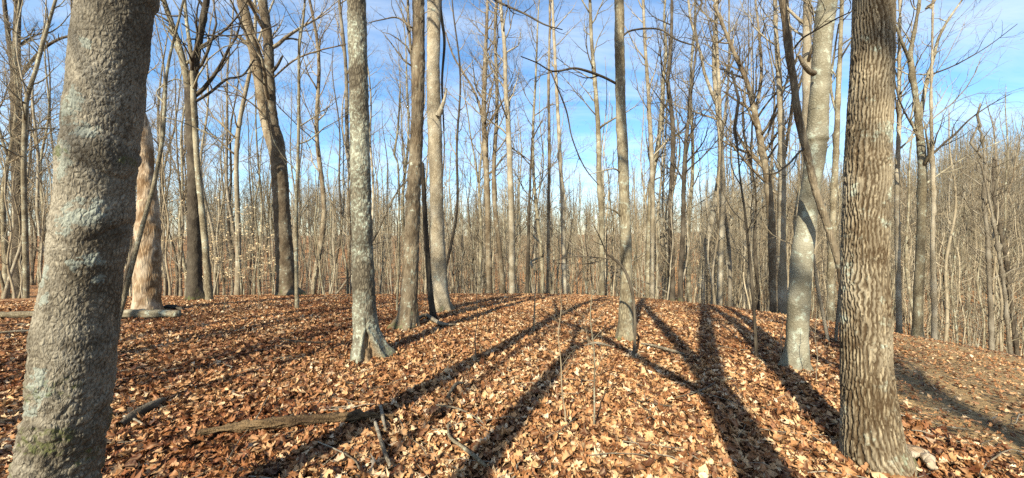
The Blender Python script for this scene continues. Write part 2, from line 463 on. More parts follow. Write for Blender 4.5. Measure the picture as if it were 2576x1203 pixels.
def grow_crown(g, T, tp, tr, f0, nl, L, levels=3, dens=(2.2, 3.0, 4.0), min_r=0.0035, ang=(35, 62), up=0.10):
    H = np.linalg.norm(tp[-1] - tp[0])
    for k in range(nl):
        f = f0 + (0.985 - f0) * (k + g.random()) / nl
        p, ax, rr = at(tp, tr, f)
        ll = L * (1.15 - 0.75 * (f - f0) / (1 - f0)) * g.uniform(0.6, 1.15)
        d = side_dir(g, ax, R(g.uniform(*ang)))
        if d[2] < 0.05: d[2] = abs(d[2]) + 0.1
        q, qr = limb(g, p, d, ll, max(rr * g.uniform(0.3, 0.55), min_r * 2), min_r, n=8, wob=0.14, up=up)
        T.add(q, qr, 5 if rr > 0.03 else 4)
        sub(g, T, q, qr, ll, levels - 1, dens, min_r, True)

# ------------------------------------------------------------------ tree prototypes (shared by the many background trees)
def proto(seed, H, r0, f0, nl, L, lean=0.02, fork=False, min_r=0.0033, dens=(3.0, 3.8, 3.6), levels=3):
    g = np.random.default_rng(seed)
    n = 26
    h = np.linspace(0, 1, n)
    ph = g.uniform(0, 6.28, 4)
    x = lean * H * h * g.choice([-1, 1]) + H * 0.012 * np.sin(h * 7 + ph[0]) + H * 0.006 * np.sin(h * 17 + ph[1])
    y = H * 0.012 * np.sin(h * 6 + ph[2]) + H * 0.006 * np.sin(h * 15 + ph[3])
    x -= x[0]; y -= y[0]
    tp = np.stack([x, y, h * H - 0.3], -1)
    tr = r0 * (1 - h) ** 0.75 * 0.92 + 0.012
    tr = tr * (1 + 0.55 * np.exp(-(tp[:, 2] + 0.0).clip(0) / 0.25))
    tr *= 1 + g.normal(0, 0.025, n)
    T = Tubes(); T.add(tp, tr, 10)
    C = Tubes()
    if fork:
        f = g.uniform(0.3, 0.5)
        p, ax, rr = at(tp, tr, f)
        q, qr = limb(g, p, side_dir(g, ax, R(16)), H * (1 - f) * 0.9, rr * 0.8, 0.01, n=14, wob=0.05, up=0.05)
        T.add(q, qr, 8)
        grow_crown(g, C, q, qr, 0.3, nl // 2, L * 0.8, levels, dens, min_r)
    grow_crown(g, C, tp, tr, f0, nl, L, levels, dens, min_r)
    J = Tubes(); J.v = T.v + C.v; J.q = T.q + [x + T.n for x in C.q]; J.t = T.t + [x + T.n for x in C.t]
    return T.mesh('trunk'), C.mesh('crown'), J

TALL = []      # (trunk mesh, crown mesh)
for k, (H, r0, f0, nl, L, fk) in enumerate([(25, .13, .30, 22, 4.0, False), (27, .17, .36, 22, 5.0, True), (21, .095, .34, 20, 3.0, False),
                                            (25, .15, .28, 24, 4.6, False), (19, .075, .36, 18, 2.6, False), (27, .19, .38, 22, 5.4, True),
                                            (22, .115, .28, 22, 3.6, True), (25, .12, .42, 20, 3.2, False)]):
    TALL.append(proto(100 + k, H, r0, f0, nl, L, lean=0.012 + 0.012 * (k % 3), fork=fk))
SAPL = []
for k, (H, r0, f0, nl, L) in enumerate([(5.5, .022, .22, 12, 1.5), (7.5, .035, .25, 14, 1.9), (4.0, .016, .15, 11, 1.1), (9.0, .045, .35, 14, 1.9), (6.5, .028, .3, 10, 1.4)]):
    SAPL.append(proto(200 + k, H, r0, f0, nl, L, lean=0.05, min_r=0.003, dens=(3.0, 4.0, 3.0), levels=2))

# ------------------------------------------------------------------ trees that can be told apart, measured one by one
def dia(w, px, Y):
    """true thickness of an upright trunk that looks w wide at px when Y ahead"""
    return w * Y * math.cos(math.atan((px - CX) / F)) / F

def to_world(path, Y):
    Ys = Y if hasattr(Y, '__len__') else [Y] * len(path)
    return (np.array([P(p[0], p[1], yy) for p, yy in zip(path, Ys)]),
            np.array([dia(p[2], p[0], yy) / 2 for p, yy in zip(path, Ys)]))

def trunk_mesh(wp, wr, sides, ds, z_fine, disp=None, roots=None, seed=0, cap_rough=0.0):
    """lofted trunk with real relief; returns mesh and the axis it was built on (points, radii)"""
    n0 = 60 * len(wp)
    c = spline(wp, n0); rr = np.interp(np.linspace(0, len(wp) - 1, n0), np.arange(len(wp)), wr)
    s = np.concatenate([[0], np.cumsum(np.linalg.norm(np.diff(c, axis=0), axis=1))])
    smooth = np.convolve(np.pad(rr, 25, mode='edge'), np.ones(51) / 51, 'valid'); rr = smooth
    k = np.searchsorted(c[:, 2], z_fine) if z_fine < c[-1, 2] else n0 - 1
    s_f = s[min(k, n0 - 1)]
    ss = np.concatenate([np.arange(0, s_f, ds), np.linspace(s_f, s[-1], max(3, int((s[-1] - s_f) / 0.45)))])
    pts = np.stack([np.interp(ss, s, c[:, i]) for i in range(3)], -1); rad = np.interp(ss, s, rr)
    _, u, v = frames(pts)
    a = np.arange(sides) / sides * 2 * math.pi
    N = np.cos(a)[None, :, None] * v[:, None, :] + np.sin(a)[None, :, None] * u[:, None, :]
    rest = pts[:, None, :] + rad[:, None, None] * N
    AA = np.broadcast_to(a[None, :], rest.shape[:2]); hh = pts[:, 2] - (wp[0][2] + 0.25)
    HH = np.broadcast_to(hh[:, None], rest.shape[:2])
    dr = np.zeros(rest.shape[:2]); attrs = {}
    if roots:
        nrt, amp, hgt, ph = roots
        e = np.exp(-np.maximum(HH, 0) / hgt)
        dr = dr + amp * e * (0.15 + np.maximum(0, np.cos(nrt * (AA - ph) / 1.0 + 0.8 * np.sin(AA + ph))) ** 1.5)
        attrs['moss'] = np.clip(0.75 * np.exp(-np.maximum(HH, 0) / (hgt * 0.9)) + 0.25 * vnoise(rest * 6, 3), 0, 1) * (HH < 4 * hgt)
    if disp:
        d2, at2 = disp(AA, HH, rest, rad[:, None]); dr = dr + d2; attrs.update(at2)
    V = rest + N * dr[..., None]
    if cap_rough:
        V[-1] = V[-1] + np.array([0, 0, 1.0]) * (cap_rough * vnoise(np.stack([AA[-1] * 2.5, AA[-1] * 0, AA[-1] * 0], -1), seed)[:, None])
    m = len(ss)
    i = np.arange(m - 1)[:, None] * sides; j = np.arange(sides)[None, :]; j2 = (j + 1) % sides
    q = np.stack([i + j, i + j2, i + sides + j2, i + sides + j], -1).reshape(-1, 4)
    V = V.reshape(-1, 3)
    e = (m - 1) * sides
    V = np.vstack([V, pts[-1][None]])
    t = np.stack([e + np.arange(sides), e + (np.arange(sides) + 1) % sides, np.full(sides, len(V) - 1)], -1)
    return V, q, t, {kk: np.append(np.clip(x, 0, 1).ravel(), 0) for kk, x in attrs.items()}, pts, rad

def face_dir(p):
    """angle on the trunk that faces the path the picture was taken from"""
    return math.atan2(-p[1], -p[0])

def dang(a, b): return (a - b + math.pi) % (2 * math.pi) - math.pi

def bark_fine(amp, fx, fz, ridge=False, lumps=0.0, seed=0, furrow=0.0, bumps=()):
    def f(AA, HH, rest, rad):
        p = rest * np.array([fx, fx, fz])
        w = np.stack([vnoise(rest * 7, seed + 50), vnoise(rest * 7, seed + 51), 0 * AA], -1) * 0.5
        b = fbm(p + w, 3, seed)
        if ridge:
            rg = 1 - np.abs(b) * 3.0; rg = np.clip(rg, -0.6, 1)
            d = amp * (-rg) * 0.8 + amp * 0.25 * vnoise(rest * 90, seed + 4)
            at = {'furrow': furrow * sstep(0.25, 0.95, rg)}
        else:
            d = amp * b * 1.6; at = {'furrow': furrow * sstep(0.05, -0.45, b)}
        if lumps: d = d + lumps * fbm(rest * np.array([5, 5, 3.5]), 2, seed + 9)
        for (z, ph, sz, am) in bumps:
            dd = np.sqrt((dang(AA, ph) * rad) ** 2 + ((HH - z) * 1.3) ** 2)
            d = d + am * np.exp(-(dd / sz) ** 2)
        return d, at
    return f

HERO_XY = []
def hero(name, label, cat, path, mat, Y=None, H=14, base=True, sides=24, ds=0.04, disp=None, roots=None, branches=(), crown=(14, 3.4), f0=None,
         group=None, top='grow', lv=3, dens=(1.6, 2.2, 3.0), crown_mat=None, min_r=0.004, seed=None):
    seed = seed if seed is not None else abs(hash_name(label)) % 100000
    g = np.random.default_rng(seed)
    b = path[0]
    if Y is None: Y = hit(b[0], b[1])
    wp, wr = to_world(path, Y)
    gz = float(ground(wp[0, 0], wp[0, 1]))
    if base or wp[0, 2] > gz:                    # carry the foot down into the ground
        d = wp[0] - wp[1]; d = d / abs(d[2] + 1e-6) if d[2] < -0.05 else np.array([0, 0, -1.0])
        d[:2] = np.clip(d[:2], -0.25, 0.25); d[2] = -1
        foot = wp[0] + d * max(0.05, wp[0, 2] - gz)
        if wp[0, 2] - gz > 0.4:
            wp = np.vstack([foot + [0, 0, -0.25], foot, wp]); wr = np.concatenate([[wr[0] * 1.25, wr[0] * 1.15], wr])
        else:
            wp = np.vstack([foot + [0, 0, -0.25], wp]); wr = np.concatenate([[wr[0] * 1.05], wr])
    loc = np.array([wp[0, 0], wp[0, 1], gz])
    z_vis = wp[-1, 2] + 0.3
    if top == 'grow':
        d = wp[-1] - wp[-2]; d /= np.linalg.norm(d); d[:2] *= 0.6; d[2] = 1.0
        Hz = gz + H; zt = wp[-1, 2]; r_last = wr[-1]; p_last = wp[-1]
        for k in range(1, 7):
            f = k / 6
            off = g.normal(0, 0.09, 3); off[2] = 0
            wp = np.vstack([wp, p_last + d * (Hz - zt) * f * np.array([1 - 0.3 * f, 1 - 0.3 * f, 1]) + off])
            wr = np.append(wr, r_last * (1 - f) ** 0.8 * 0.97 + 0.015)
    lp = wp - loc
    V, q, t, attrs, ax, ar = trunk_mesh(lp, wr, sides, ds, z_vis - gz, disp, roots, seed, cap_rough=0.12 if top == 'snag' else 0.0)
    me = mesh_np('trunk', V, q, t)
    for k, x in attrs.items(): put_attr(me, k, x)
    root = thing(name, label, cat, loc, group=group)
    obj('trunk', me, M[mat], root)
    for br in branches:
        bp, bw = to_world(br['path'], [Y + o for o in br['dy']] if 'dy' in br else Y)
        bw = np.maximum(bw * (0.8 if br.get('mat') == 'dark' else 1.0), 0.004)
        n = 10 * len(bp)
        c = spline(bp, n) - loc; rr = np.interp(np.linspace(0, len(bp) - 1, n), np.arange(len(bp)), bw)
        T = Tubes(); T.add(c, rr, 8 if bw[0] > 0.03 else 6)
        L = np.linalg.norm(np.diff(c, axis=0), axis=1).sum()
        if br.get('tw', 1): sub(g, T, c, rr, min(L, br.get('L', 2.2)), br.get('lv', 2), br.get('dens', (3.0, 3.0)), min_r, True)
        obj('branch', T.mesh('branch'), M[br.get('mat', crown_mat or mat)], root)
    if crown:
        C = Tubes()
        ff = f0 if f0 is not None else min(0.9, (z_vis - gz) / H + 0.03)
        # axis resampled evenly by height for the crown
        s = np.concatenate([[0], np.cumsum(np.linalg.norm(np.diff(ax, axis=0), axis=1))])
        se = np.linspace(0, s[-1], 30)
        axe = np.stack([np.interp(se, s, ax[:, i]) for i in range(3)], -1); are = np.interp(se, s, ar)
        grow_crown(g, C, axe, are, ff, crown[0], crown[1], lv, dens, min_r)
        obj('crown', C.mesh('crown'), M[crown_mat or mat], root)
    HERO_XY.append((loc[0], loc[1]))
    return root

def hash_name(s):
    h = 7
    for ch in s: h = (h * 31 + ord(ch)) & 0x7fffffff
    return h

# --- the big leaning maple at the left edge
YM = 1.62
def maple_disp(AA, HH, rest, rad):
    fd = face_dir(P(180, 800, YM))
    wq = np.stack([vnoise(rest * 20, 3), vnoise(rest * 20, 4), vnoise(rest * 20, 5)], -1)
    b = fbm(rest * np.array([135, 135, 44]) + 0.7 * wq, 3, 2, 0.6)
    plate = np.clip(np.abs(b) * 2.6, 0, 1)
    streak = fbm(rest * np.array([26, 26, 3.5]) + wq * .4, 2, 41)
    d = 0.0032 * (plate - 0.5) + 0.003 * streak + 0.006 * fbm(rest * np.array([8, 8, 7]), 3, 8) + 0.0012 * vnoise(rest * 150, 6)
    z = HH
    Z = rest[..., 2]
    pz = lambda py: CAM_H - (py - CY) / F * YM - LOC1[2]
    for (py, amp, wd) in ((395, .011, .07), (330, -.006, .05), (560, .008, .07), (860, .007, .05), (1010, -.006, .05), (690, -0.004, .06)):
        wob = 0.04 * np.sin(AA * 2 + py) + 0.03 * vnoise(rest * 7, py)
        d = d + amp * np.exp(-((Z - pz(py) - wob) / wd) ** 2)
        d = d - 0.007 * np.exp(-((Z - pz(py) - wob + 0.05) / 0.013) ** 2) * sstep(0.1, 0.5, vnoise(rest * 4, py + 2) + 0.4)
    rough = sstep(pz(820), pz(1050), Z)            # deeper folded bark near the foot
    d = d + 0.010 * rough * (np.clip(np.abs(fbm(rest * np.array([24, 24, 24]), 2, 31)) * 2.5, 0, 1) - 0.4)
    li = 0 * AA
    lob = 0.75 * fbm(rest * 30, 4, 61, 0.65)
    for (px, py, sx, sz) in ((185, 280, .03, .06), (200, 345, .05, .03), (205, 545, .06, .055), (175, 560, .04, .06), (235, 530, .03, .04), (215, 655, .04, .03),
                             (115, 690, .02, .05), (120, 740, .02, .03), (215, 140, .02, .025), (105, 930, .04, .04), (85, 1000, .045, .035), (110, 965, .04, .035), (250, 700, .02, .02), (165, 420, .03, .08), (150, 300, .02, .05)):
        tt = np.interp(py, [0, 200, 300, 400, 600, 800, 1000, 1203], [293, 271, 262, 250, 229, 197, 180, 143])
        ph = fd + math.asin(np.clip((px - tt) / 106, -0.92, 0.92))
        dd = np.sqrt((dang(AA, ph) * rad / sx) ** 2 + ((Z - pz(py)) / sz) ** 2)
        li = np.maximum(li, np.clip(1.15 - 0.75 * dd + lob, 0, 1))
    d = d + 0.003 * li * (0.6 + np.abs(fbm(rest * 60, 2, 62)))
    mo = 0.5 * np.exp(-((Z - pz(385)) / 0.05) ** 2) * sstep(0, 0.3, vnoise(rest * 8, 77))
    mo = np.maximum(mo, 0.4 * rough * sstep(0, .5, vnoise(rest * 9, 78)))
    dk = 0 * AA
    for (px, py, sx, sz, am) in ((260, 400, .11, .05, .6), (250, 585, .10, .045, .6), (240, 690, .08, .05, .35), (225, 860, .07, .03, .6), (330, 150, .06, .3, .3), (215, 905, .09, .06, .3), (170, 1110, .12, .06, .45), (290, 330, .07, .06, .35)):
        tt = np.interp(py, [0, 200, 300, 400, 600, 800, 1000, 1203], [293, 271, 262, 250, 229, 197, 180, 143])
        ph = fd + math.asin(np.clip((px - tt) / 106, -0.92, 0.92))
        dd = np.sqrt((dang(AA, ph) * rad / sx) ** 2 + ((Z - pz(py)) / sz) ** 2)
        dk = np.maximum(dk, am * sstep(1.5, 0.4, dd + 0.8 * fbm(rest * np.array([22, 22, 16]), 3, py)))
    return d, {'furrow': np.clip(0.75 * sstep(0.42, 0.02, plate) + 0.3 * sstep(.1, .5, streak) + dk, 0, .95) * (1 - 0.6 * li), 'lichen': li * 0.9, 'moss': mo}
m_path = [(100, 1540, 290), (128, 1330, 255), (143, 1203, 238), (180, 1000, 232), (197, 800, 214), (229, 600, 209), (250, 400, 203), (262, 300, 208), (271, 200, 203), (293, 0, 203), (306, -120, 200)]
_p0 = P(100, 1540, YM)
LOC1 = np.array([_p0[0], _p0[1], float(ground(_p0[0], _p0[1]))])
hero('maple_tree', 'thick leaning grey maple trunk with blue green lichen blotches at the left edge', 'tree', m_path, 'maple', Y=YM, H=13,
     sides=260, ds=0.0065, disp=maple_disp, crown=(12, 3.4), dens=(1.4, 2, 2.5), crown_mat='brown', seed=5)

# --- the ridged oak on the right
def oak_disp(AA, HH, rest, rad):
    R0 = 0.135
    p = np.stack([np.cos(AA) * R0, np.sin(AA) * R0, rest[..., 2]], -1)
    w2 = np.stack([vnoise(p * np.array([30, 30, 30]), 3), vnoise(p * np.array([30, 30, 30]), 4), 0 * AA], -1)
    ph = 34 * AA / (2 * math.pi) + 1.1 * vnoise(p * np.array([7, 7, 2.4]), 1) + 0.45 * vnoise(p * np.array([16, 16, 7]), 2) + 0.25 * vnoise(p * np.array([34, 34, 30]), 5) + 0.12 * vnoise(p * 80, 6)
    ph = ph + 0.5 * np.floor(2.2 * vnoise(p * np.array([11, 11, 2.6]) + w2 * .2, 7))          # ridges that fork and join
    rg = 0.5 + 0.5 * np.cos(2 * math.pi * ph)
    rg = sstep(0.08, 0.62, rg)                                                                # broad flat ridges, narrow furrows
    cross = sstep(0.42, 0.62, vnoise(p * np.array([40, 40, 42]), 14))
    rg = rg * (1 - 0.65 * cross)
    d = 0.012 * (rg - 0.6) + 0.0025 * vnoise(p * 110, 15) + 0.006 * fbm(p * np.array([5, 5, 3]), 2, 16)
    fd = face_dir((2.5, 2.85))
    Z = rest[..., 2]
    for (py, off, sz, am) in ((172, -0.9, .03, .018), (225, -0.3, .04, .014), (345, -1.0, .035, .022), (400, -0.4, .05, .016), (415, 0.75, .045, .018), (430, 0.1, .08, .010), (460, -1.1, .03, .012)):
        zc = CAM_H - (py - CY) / F * 2.85 - LOC2[2]
        dd = np.sqrt((dang(AA, fd + off) * R0) ** 2 + ((Z - zc) * 1.4) ** 2)
        d = d + am * np.exp(-(dd / sz) ** 2) - am * 0.7 * np.exp(-(dd / (sz * 0.35)) ** 2)
    return d, {'furrow': 0.86 * sstep(0.75, 0.15, rg)}
o_path = [(2205, 1172, 190), (2192, 1100, 163), (2184, 1000, 143), (2178, 900, 132), (2175, 750, 124), (2176, 600, 122), (2182, 400, 120), (2187, 300, 118), (2194, 150, 110), (2197, 0, 107), (2198, -120, 105)]
Y2 = hit(2205, 1172)
_p0 = P(2205, 1172, Y2); LOC2 = np.array([_p0[0], _p0[1], float(ground(_p0[0], _p0[1]))])
hero('oak_tree', 'stout oak with deep vertical bark ridges rising from the slope at the right', 'tree', o_path, 'oak', Y=Y2, H=15,
     sides=200, ds=0.011, disp=oak_disp, roots=(3, 0.10, 0.12, -0.15), crown=(12, 3.6), dens=(1.4, 2, 2.5), crown_mat='brown', seed=6)

# --- trunk with the hollow foot, left of centre
Y9 = hit(930, 905)
def hollow_disp(AA, HH, rest, rad):
    fd = face_dir(P(925, 905, Y9)) + 0.02
    side = dang(AA, fd)
    s = side * rad                                     # metres round the trunk from the middle of the face
    hz = HH
    b = fbm(rest * np.array([30, 30, 13]), 3, 5)
    d = 0.010 * b + 0.008 * fbm(rest * 5, 2, 6)
    top = 0.52
    half = np.where(hz < top, 0.004 + 0.19 * np.clip((top - hz) / top, 0, 1) ** 1.15, 0.0) + 0.012 * vnoise(rest * 14, 8)
    s2 = s - 0.03 * np.clip((top - hz) / top, 0, 1)
    inside = sstep(0.018, -0.018, np.abs(s2) - half) * (hz < top) * (np.abs(side) < 1.6)
    lip = np.exp(-((np.abs(s2) - half - 0.022) / 0.022) ** 2) * (hz < top + 0.05) * (np.abs(side) < 1.8)
    d = d - inside * (0.035 + 0.085 * np.clip((top - hz) / top * 1.6, 0, 1) + 0.02 * vnoise(rest * np.array([40, 40, 9]), 21)) + lip * 0.022
    seam = np.exp(-(s / 0.012) ** 2) * (hz > top * 0.95) * (hz < top + 0.14)
    d = d - 0.012 * seam
    return d, {'rot': np.clip(inside * 1.0, 0, 1), 'furrow': np.clip(0.5 * sstep(0.05, -0.4, b) * (1 - lip) + 0.7 * seam, 0, 1)}
h_path = [(931, 912, 98), (927, 880, 86), (922, 840, 67), (917, 780, 60), (915, 720, 57), (911, 600, 53), (906, 400, 51), (902, 200, 48), (897, 0, 48), (895, -100, 47)]
hero('bare_tree', 'lichen spotted trunk with a split hollow at its foot, left of the centre', 'tree', h_path, 'lichened', Y=Y9, H=15,
     sides=96, ds=0.014, disp=hollow_disp, roots=(3, 0.20, 0.16, 0.55), crown=(14, 3.6), crown_mat='brown', seed=9)

# --- other near and middle trunks
K = dict(H=15, crown=(14, 3.2))
hero('bare_tree', 'brown knobbly trunk close beside the pale trunk, behind the hollow one', 'tree',
     [(1021, 827, 66), (1026, 800, 50), (1029, 750, 43), (1034, 650, 40), (1040, 500, 36), (1050, 300, 31), (1052, 150, 34), (1053, 60, 31), (1051, -60, 32)], 'brown', sides=56, ds=0.018,
     disp=bark_fine(.010, 24, 7, ridge=False, lumps=.012, seed=3, furrow=.6, bumps=((2.5, 3.6, .06, .04), (3.1, 5.4, .05, .03), (1.9, 4.0, .05, .015))), roots=(4, .13, .15, .2), **K,
     branches=[dict(path=[(1040, 210, 9), (1036, 150, 8), (1028, 60, 7), (1024, -60, 6)], dy=(0, .1, .2, .3)),
               dict(path=[(1035, 70, 5), (1000, 45, 4), (960, 50, 3), (925, 58, 2)], dy=(0, 0, -.2, -.4))])
hero('bare_tree', 'pale cream trunk with a broken branch stub, just right of the brown knobbly trunk', 'tree',
     [(1113, 785, 52), (1108, 740, 42), (1103, 650, 37), (1099, 520, 33), (1096, 400, 35), (1092, 280, 36), (1090, 180, 32), (1091, 80, 34), (1093, -60, 33)], 'pale', sides=48, ds=0.025,
     disp=bark_fine(.006, 16, 8, lumps=.010, seed=4, furrow=.25), roots=(4, .14, .16, .9), **K,
     branches=[dict(path=[(1102, 292, 17), (1112, 268, 11), (1120, 242, 6), (1124, 222, 4), (1130, 204, 1.5)], dy=(-.15, -.2, -.22, -.25), tw=0),
               dict(path=[(1094, 40, 16), (1080, -20, 14), (1076, -80, 12)], dy=(0, 0, .1)),
               dict(path=[(1107, -30, 14), (1107, 20, 12), (1113, 60, 10), (1118, 110, 9), (1112, 210, 7), (1117, 330, 4)], dy=(.3, .3, .35, .35, .4, .4), mat='dark', tw=0),
               dict(path=[(1100, -85, 9), (1180, -45, 8), (1245, 0, 7), (1320, 35, 6), (1370, 62, 5), (1415, 75, 3)], dy=(0, -.6, -1.2, -1.6, -1.9, -2.1), mat='dark', L=1.3)])
hero('dead_snag', 'thin dark snapped stem leaning between the brown trunk and the pale trunk', 'tree',
     [(1091, 806, 19), (1083, 740, 15), (1075, 640, 14), (1068, 520, 12), (1064, 430, 10), (1063, 410, 7)], 'dark', top='snag', crown=None, sides=14, ds=0.05, disp=bark_fine(.006, 20, 6, seed=5))
hero('bare_tree', 'grey mottled trunk with arching side branches, right of the centre', 'tree',
     [(1573, 856, 52), (1573, 815, 39), (1575, 740, 31), (1575, 640, 29), (1571, 520, 27), (1567, 400, 28), (1562, 280, 26), (1559, 150, 25), (1558, 0, 24), (1557, -80, 24)], 'grey', sides=52, ds=0.018,
     disp=bark_fine(.004, 22, 14, lumps=.008, seed=6, furrow=.3), roots=(4, .10, .12, .5), **K,
     branches=[dict(path=[(1553, 212, 8), (1520, 195, 8), (1480, 180, 8), (1445, 172, 7), (1410, 178, 6), (1385, 178, 5), (1350, 158, 4), (1310, 142, 3)], dy=(0, -.1, -.2, -.3, -.35, -.4, -.5, -.6), mat='dark', L=1.4),
               dict(path=[(1568, 90, 7), (1585, 78, 6), (1625, 72, 6), (1665, 76, 5), (1700, 99, 5), (1730, 110, 5), (1746, 115, 4), (1752, 136, 3)], dy=(0, 0, -.1, -.2, -.3, -.35, -.4, -.4), mat='dark', L=1.0),
               dict(path=[(1385, 178, 5), (1400, 215, 5), (1425, 280, 5), (1440, 350, 4), (1470, 420, 4), (1505, 465, 3)], dy=(-.4, -.4, -.4, -.35, -.3, -.2), mat='dark', L=1.0),
               dict(path=[(1563, 545, 7), (1545, 530, 4), (1515, 520, 2)], dy=(0, -.1, -.2), tw=0),
               dict(path=[(1568, 440, 5), (1545, 425, 4), (1510, 432, 3), (1480, 440, 2)], dy=(0, -.1, -.2, -.2), L=.8)])
def canker(AA, HH, rest, rad):
    d, a = bark_fine(.003, 18, 14, lumps=.010, seed=7, furrow=.15)(AA, HH, rest, rad)
    Z = rest[..., 2]; zc = CAM_H - (345 - CY) / F * Y20 - LOC20[2]
    up = 0.045 * vnoise(rest * 9, 4)
    k_ = 0.35 + 0.65 * sstep(-.4, .5, vnoise(rest * 6, 70))
    d = d + 0.014 * k_ * np.exp(-((Z - zc - up) / .09) ** 2) - 0.022 * k_ * np.exp(-((Z - zc - up + .08) / .035) ** 2) + .012 * sstep(zc - .45, zc - .1, Z) * sstep(zc + .05, zc - .05, Z) * np.abs(fbm(rest * 22, 3, 3)) * 2
    a['furrow'] = np.clip(a['furrow'] + 0.8 * np.exp(-((Z - zc - up + .07) / .03) ** 2) + .6 * sstep(zc - .5, zc - .2, Z) * sstep(zc, zc - .06, Z) * sstep(-.1, .4, fbm(rest * np.array([16, 16, 8]), 3, 9)), 0, 1)
    return d, a
Y20 = hit(2000, 928); _p0 = P(2000, 928, Y20); LOC20 = np.array([_p0[0], _p0[1], float(ground(_p0[0], _p0[1]))])
hero('beech_tree', 'smooth silvery trunk with a scarred swelling, just left of the ridged oak', 'tree',
     [(2000, 930, 84), (2003, 890, 66), (2006, 830, 58), (2013, 700, 58), (2023, 600, 56), (2040, 470, 50), (2052, 370, 58), (2057, 310, 56), (2062, 230, 52), (2070, 100, 52), (2082, 0, 52), (2090, -80, 50)], 'beech', Y=Y20, sides=72, ds=0.018,
     disp=canker, roots=(4, .15, .11, .1), H=15, crown=(13, 3.4),
     branches=[dict(path=[(2048, 185, 18), (2034, 178, 15), (2020, 160, 12), (2010, 140, 10)], dy=(-.1, -.15, -.2, -.2), mat='brown', tw=0)])
hero('leaning_tree', 'slim dark crooked stem arching down behind the ridged oak', 'tree',
     [(2150, 870, 21), (2118, 700, 20), (2106, 650, 20), (2080, 562, 20), (2062, 510, 20), (2047, 462, 20), (2030, 385, 22), (2016, 330, 22), (2006, 280, 20), (1996, 200, 20), (1987, 150, 20), (1978, 80, 18), (1968, 0, 19), (1960, -80, 18)], 'brown', Y=4.35, sides=22, ds=.03,
     disp=bark_fine(.004, 24, 10, lumps=.006, seed=8, furrow=.3), H=11, crown=(10, 2.4),
     branches=[dict(path=[(1999, 120, 7), (2020, 96, 7), (2050, 78, 6), (2095, 52, 6), (2140, 30, 5)], dy=(0, -.1, -.3, -.5, -.8), mat='dark', L=.9),
               dict(path=[(2026, 370, 7), (2006, 388, 8), (1985, 412, 7), (1950, 436, 6), (1915, 440, 4), (1880, 468, 3)], dy=(0, -.1, -.2, -.3, -.35, -.4), mat='dark', L=.9)])
hero('dead_snag', 'peeling orange and cream dead trunk half hidden behind the leaning grey trunk', 'tree',
     [(371, 788, 84), (371, 740, 72), (370, 680, 72), (372, 600, 70), (371, 520, 58), (369, 450, 46), (368, 390, 40), (364, 330, 34), (360, 285, 20)], 'dead', top='snag', crown=None, sides=60, ds=.03,
     disp=bark_fine(.012, 9, 3.5, lumps=.035, seed=11, furrow=.85), roots=(3, .06, .2, .3), seed=3)
hero('sapling', 'slim pale stem bending up beside the leaning grey trunk, in front of the dead snag', 'sapling',
     [(285, 850, 16), (310, 760, 15), (332, 670, 14), (350, 600, 14), (372, 520, 13), (386, 470, 13), (400, 400, 12), (410, 340, 11), (414, 270, 10), (419, 190, 9), (430, 130, 8), (445, 70, 7), (462, 0, 6)], 'grey', Y=6.0, sides=12, ds=.06, H=7.5, crown=(8, 1.4),
     branches=[dict(path=[(413, 295, 5), (450, 305, 4), (500, 325, 4), (560, 350, 3), (600, 345, 2)], L=1.1), dict(path=[(414, 262, 5), (395, 230, 4), (440, 200, 4), (480, 215, 3)], L=.8),
               dict(path=[(455, 40, 7), (430, 40, 6), (400, 33, 5), (385, 28, 4)], mat='dark', L=.8), dict(path=[(458, 60, 6), (500, 85, 6), (580, 90, 5), (650, 82, 4), (700, 60, 3)], mat='dark', L=1.1)])
hero('bare_tree', 'dark mossy footed tree forking high up at the far left edge', 'tree',
     [(50, 748, 46), (49, 720, 38), (47, 640, 34), (46, 520, 33), (42, 400, 32), (41, 300, 31), (40, 230, 30), (40, 185, 30), (42, 100, 22), (45, 0, 20), (46, -80, 18)], 'dark', sides=26, ds=.06, disp=bark_fine(.012, 14, 4, ridge=True, lumps=.012, seed=12, furrow=.4), roots=(4, .08, .2, .5), H=15, f0=.36, crown=(16, 3.5),
     branches=[dict(path=[(36, 190, 20), (26, 130, 16), (17, 60, 14), (8, -20, 12)], dy=(0, -.2, -.3, -.4), L=2.5), dict(path=[(52, 192, 13), (75, 160, 12), (110, 122, 11), (150, 98, 9), (190, 88, 8), (225, 80, 7)], dy=(0, -.4, -.9, -1.4, -2, -2.6), L=2.5)])
hero('bare_tree', 'slimmer dark tree standing close behind the forked tree at the far left', 'tree',
     [(66, 742, 18), (64, 600, 17), (60, 450, 16), (62, 330, 15), (68, 250, 14), (92, 170, 12), (105, 120, 12), (125, 50, 10), (150, -30, 8)], 'grey', Y=17.5, sides=14, ds=.15, H=15, f0=.4, crown=(16, 3.3))
hero('bare_tree', 'near black trunk splitting in two above, a slim stem crossing its foot', 'tree',
     [(492, 756, 50), (490, 720, 42), (489, 640, 38), (489, 520, 36), (486, 400, 34), (482, 290, 33), (480, 230, 34), (490, 170, 22), (503, 90, 20), (520, 0, 18), (528, -70, 16)], 'dark', sides=28, ds=.06, disp=bark_fine(.014, 14, 4, ridge=True, lumps=.012, seed=13, furrow=.4), roots=(4, .12, .22, .2), H=16, f0=.40, crown=(16, 3.6),
     branches=[dict(path=[(478, 235, 22), (466, 180, 20), (450, 115, 18), (432, 60, 16), (412, 0, 14), (400, -50, 12)], dy=(0, -.2, -.3, -.3, -.4, -.4), L=2.5, mat='grey'),
               dict(path=[(493, 255, 9), (530, 232, 8), (570, 200, 7), (610, 190, 5), (640, 150, 4)], dy=(0, .2, .4, .6, .8), L=2.0)])
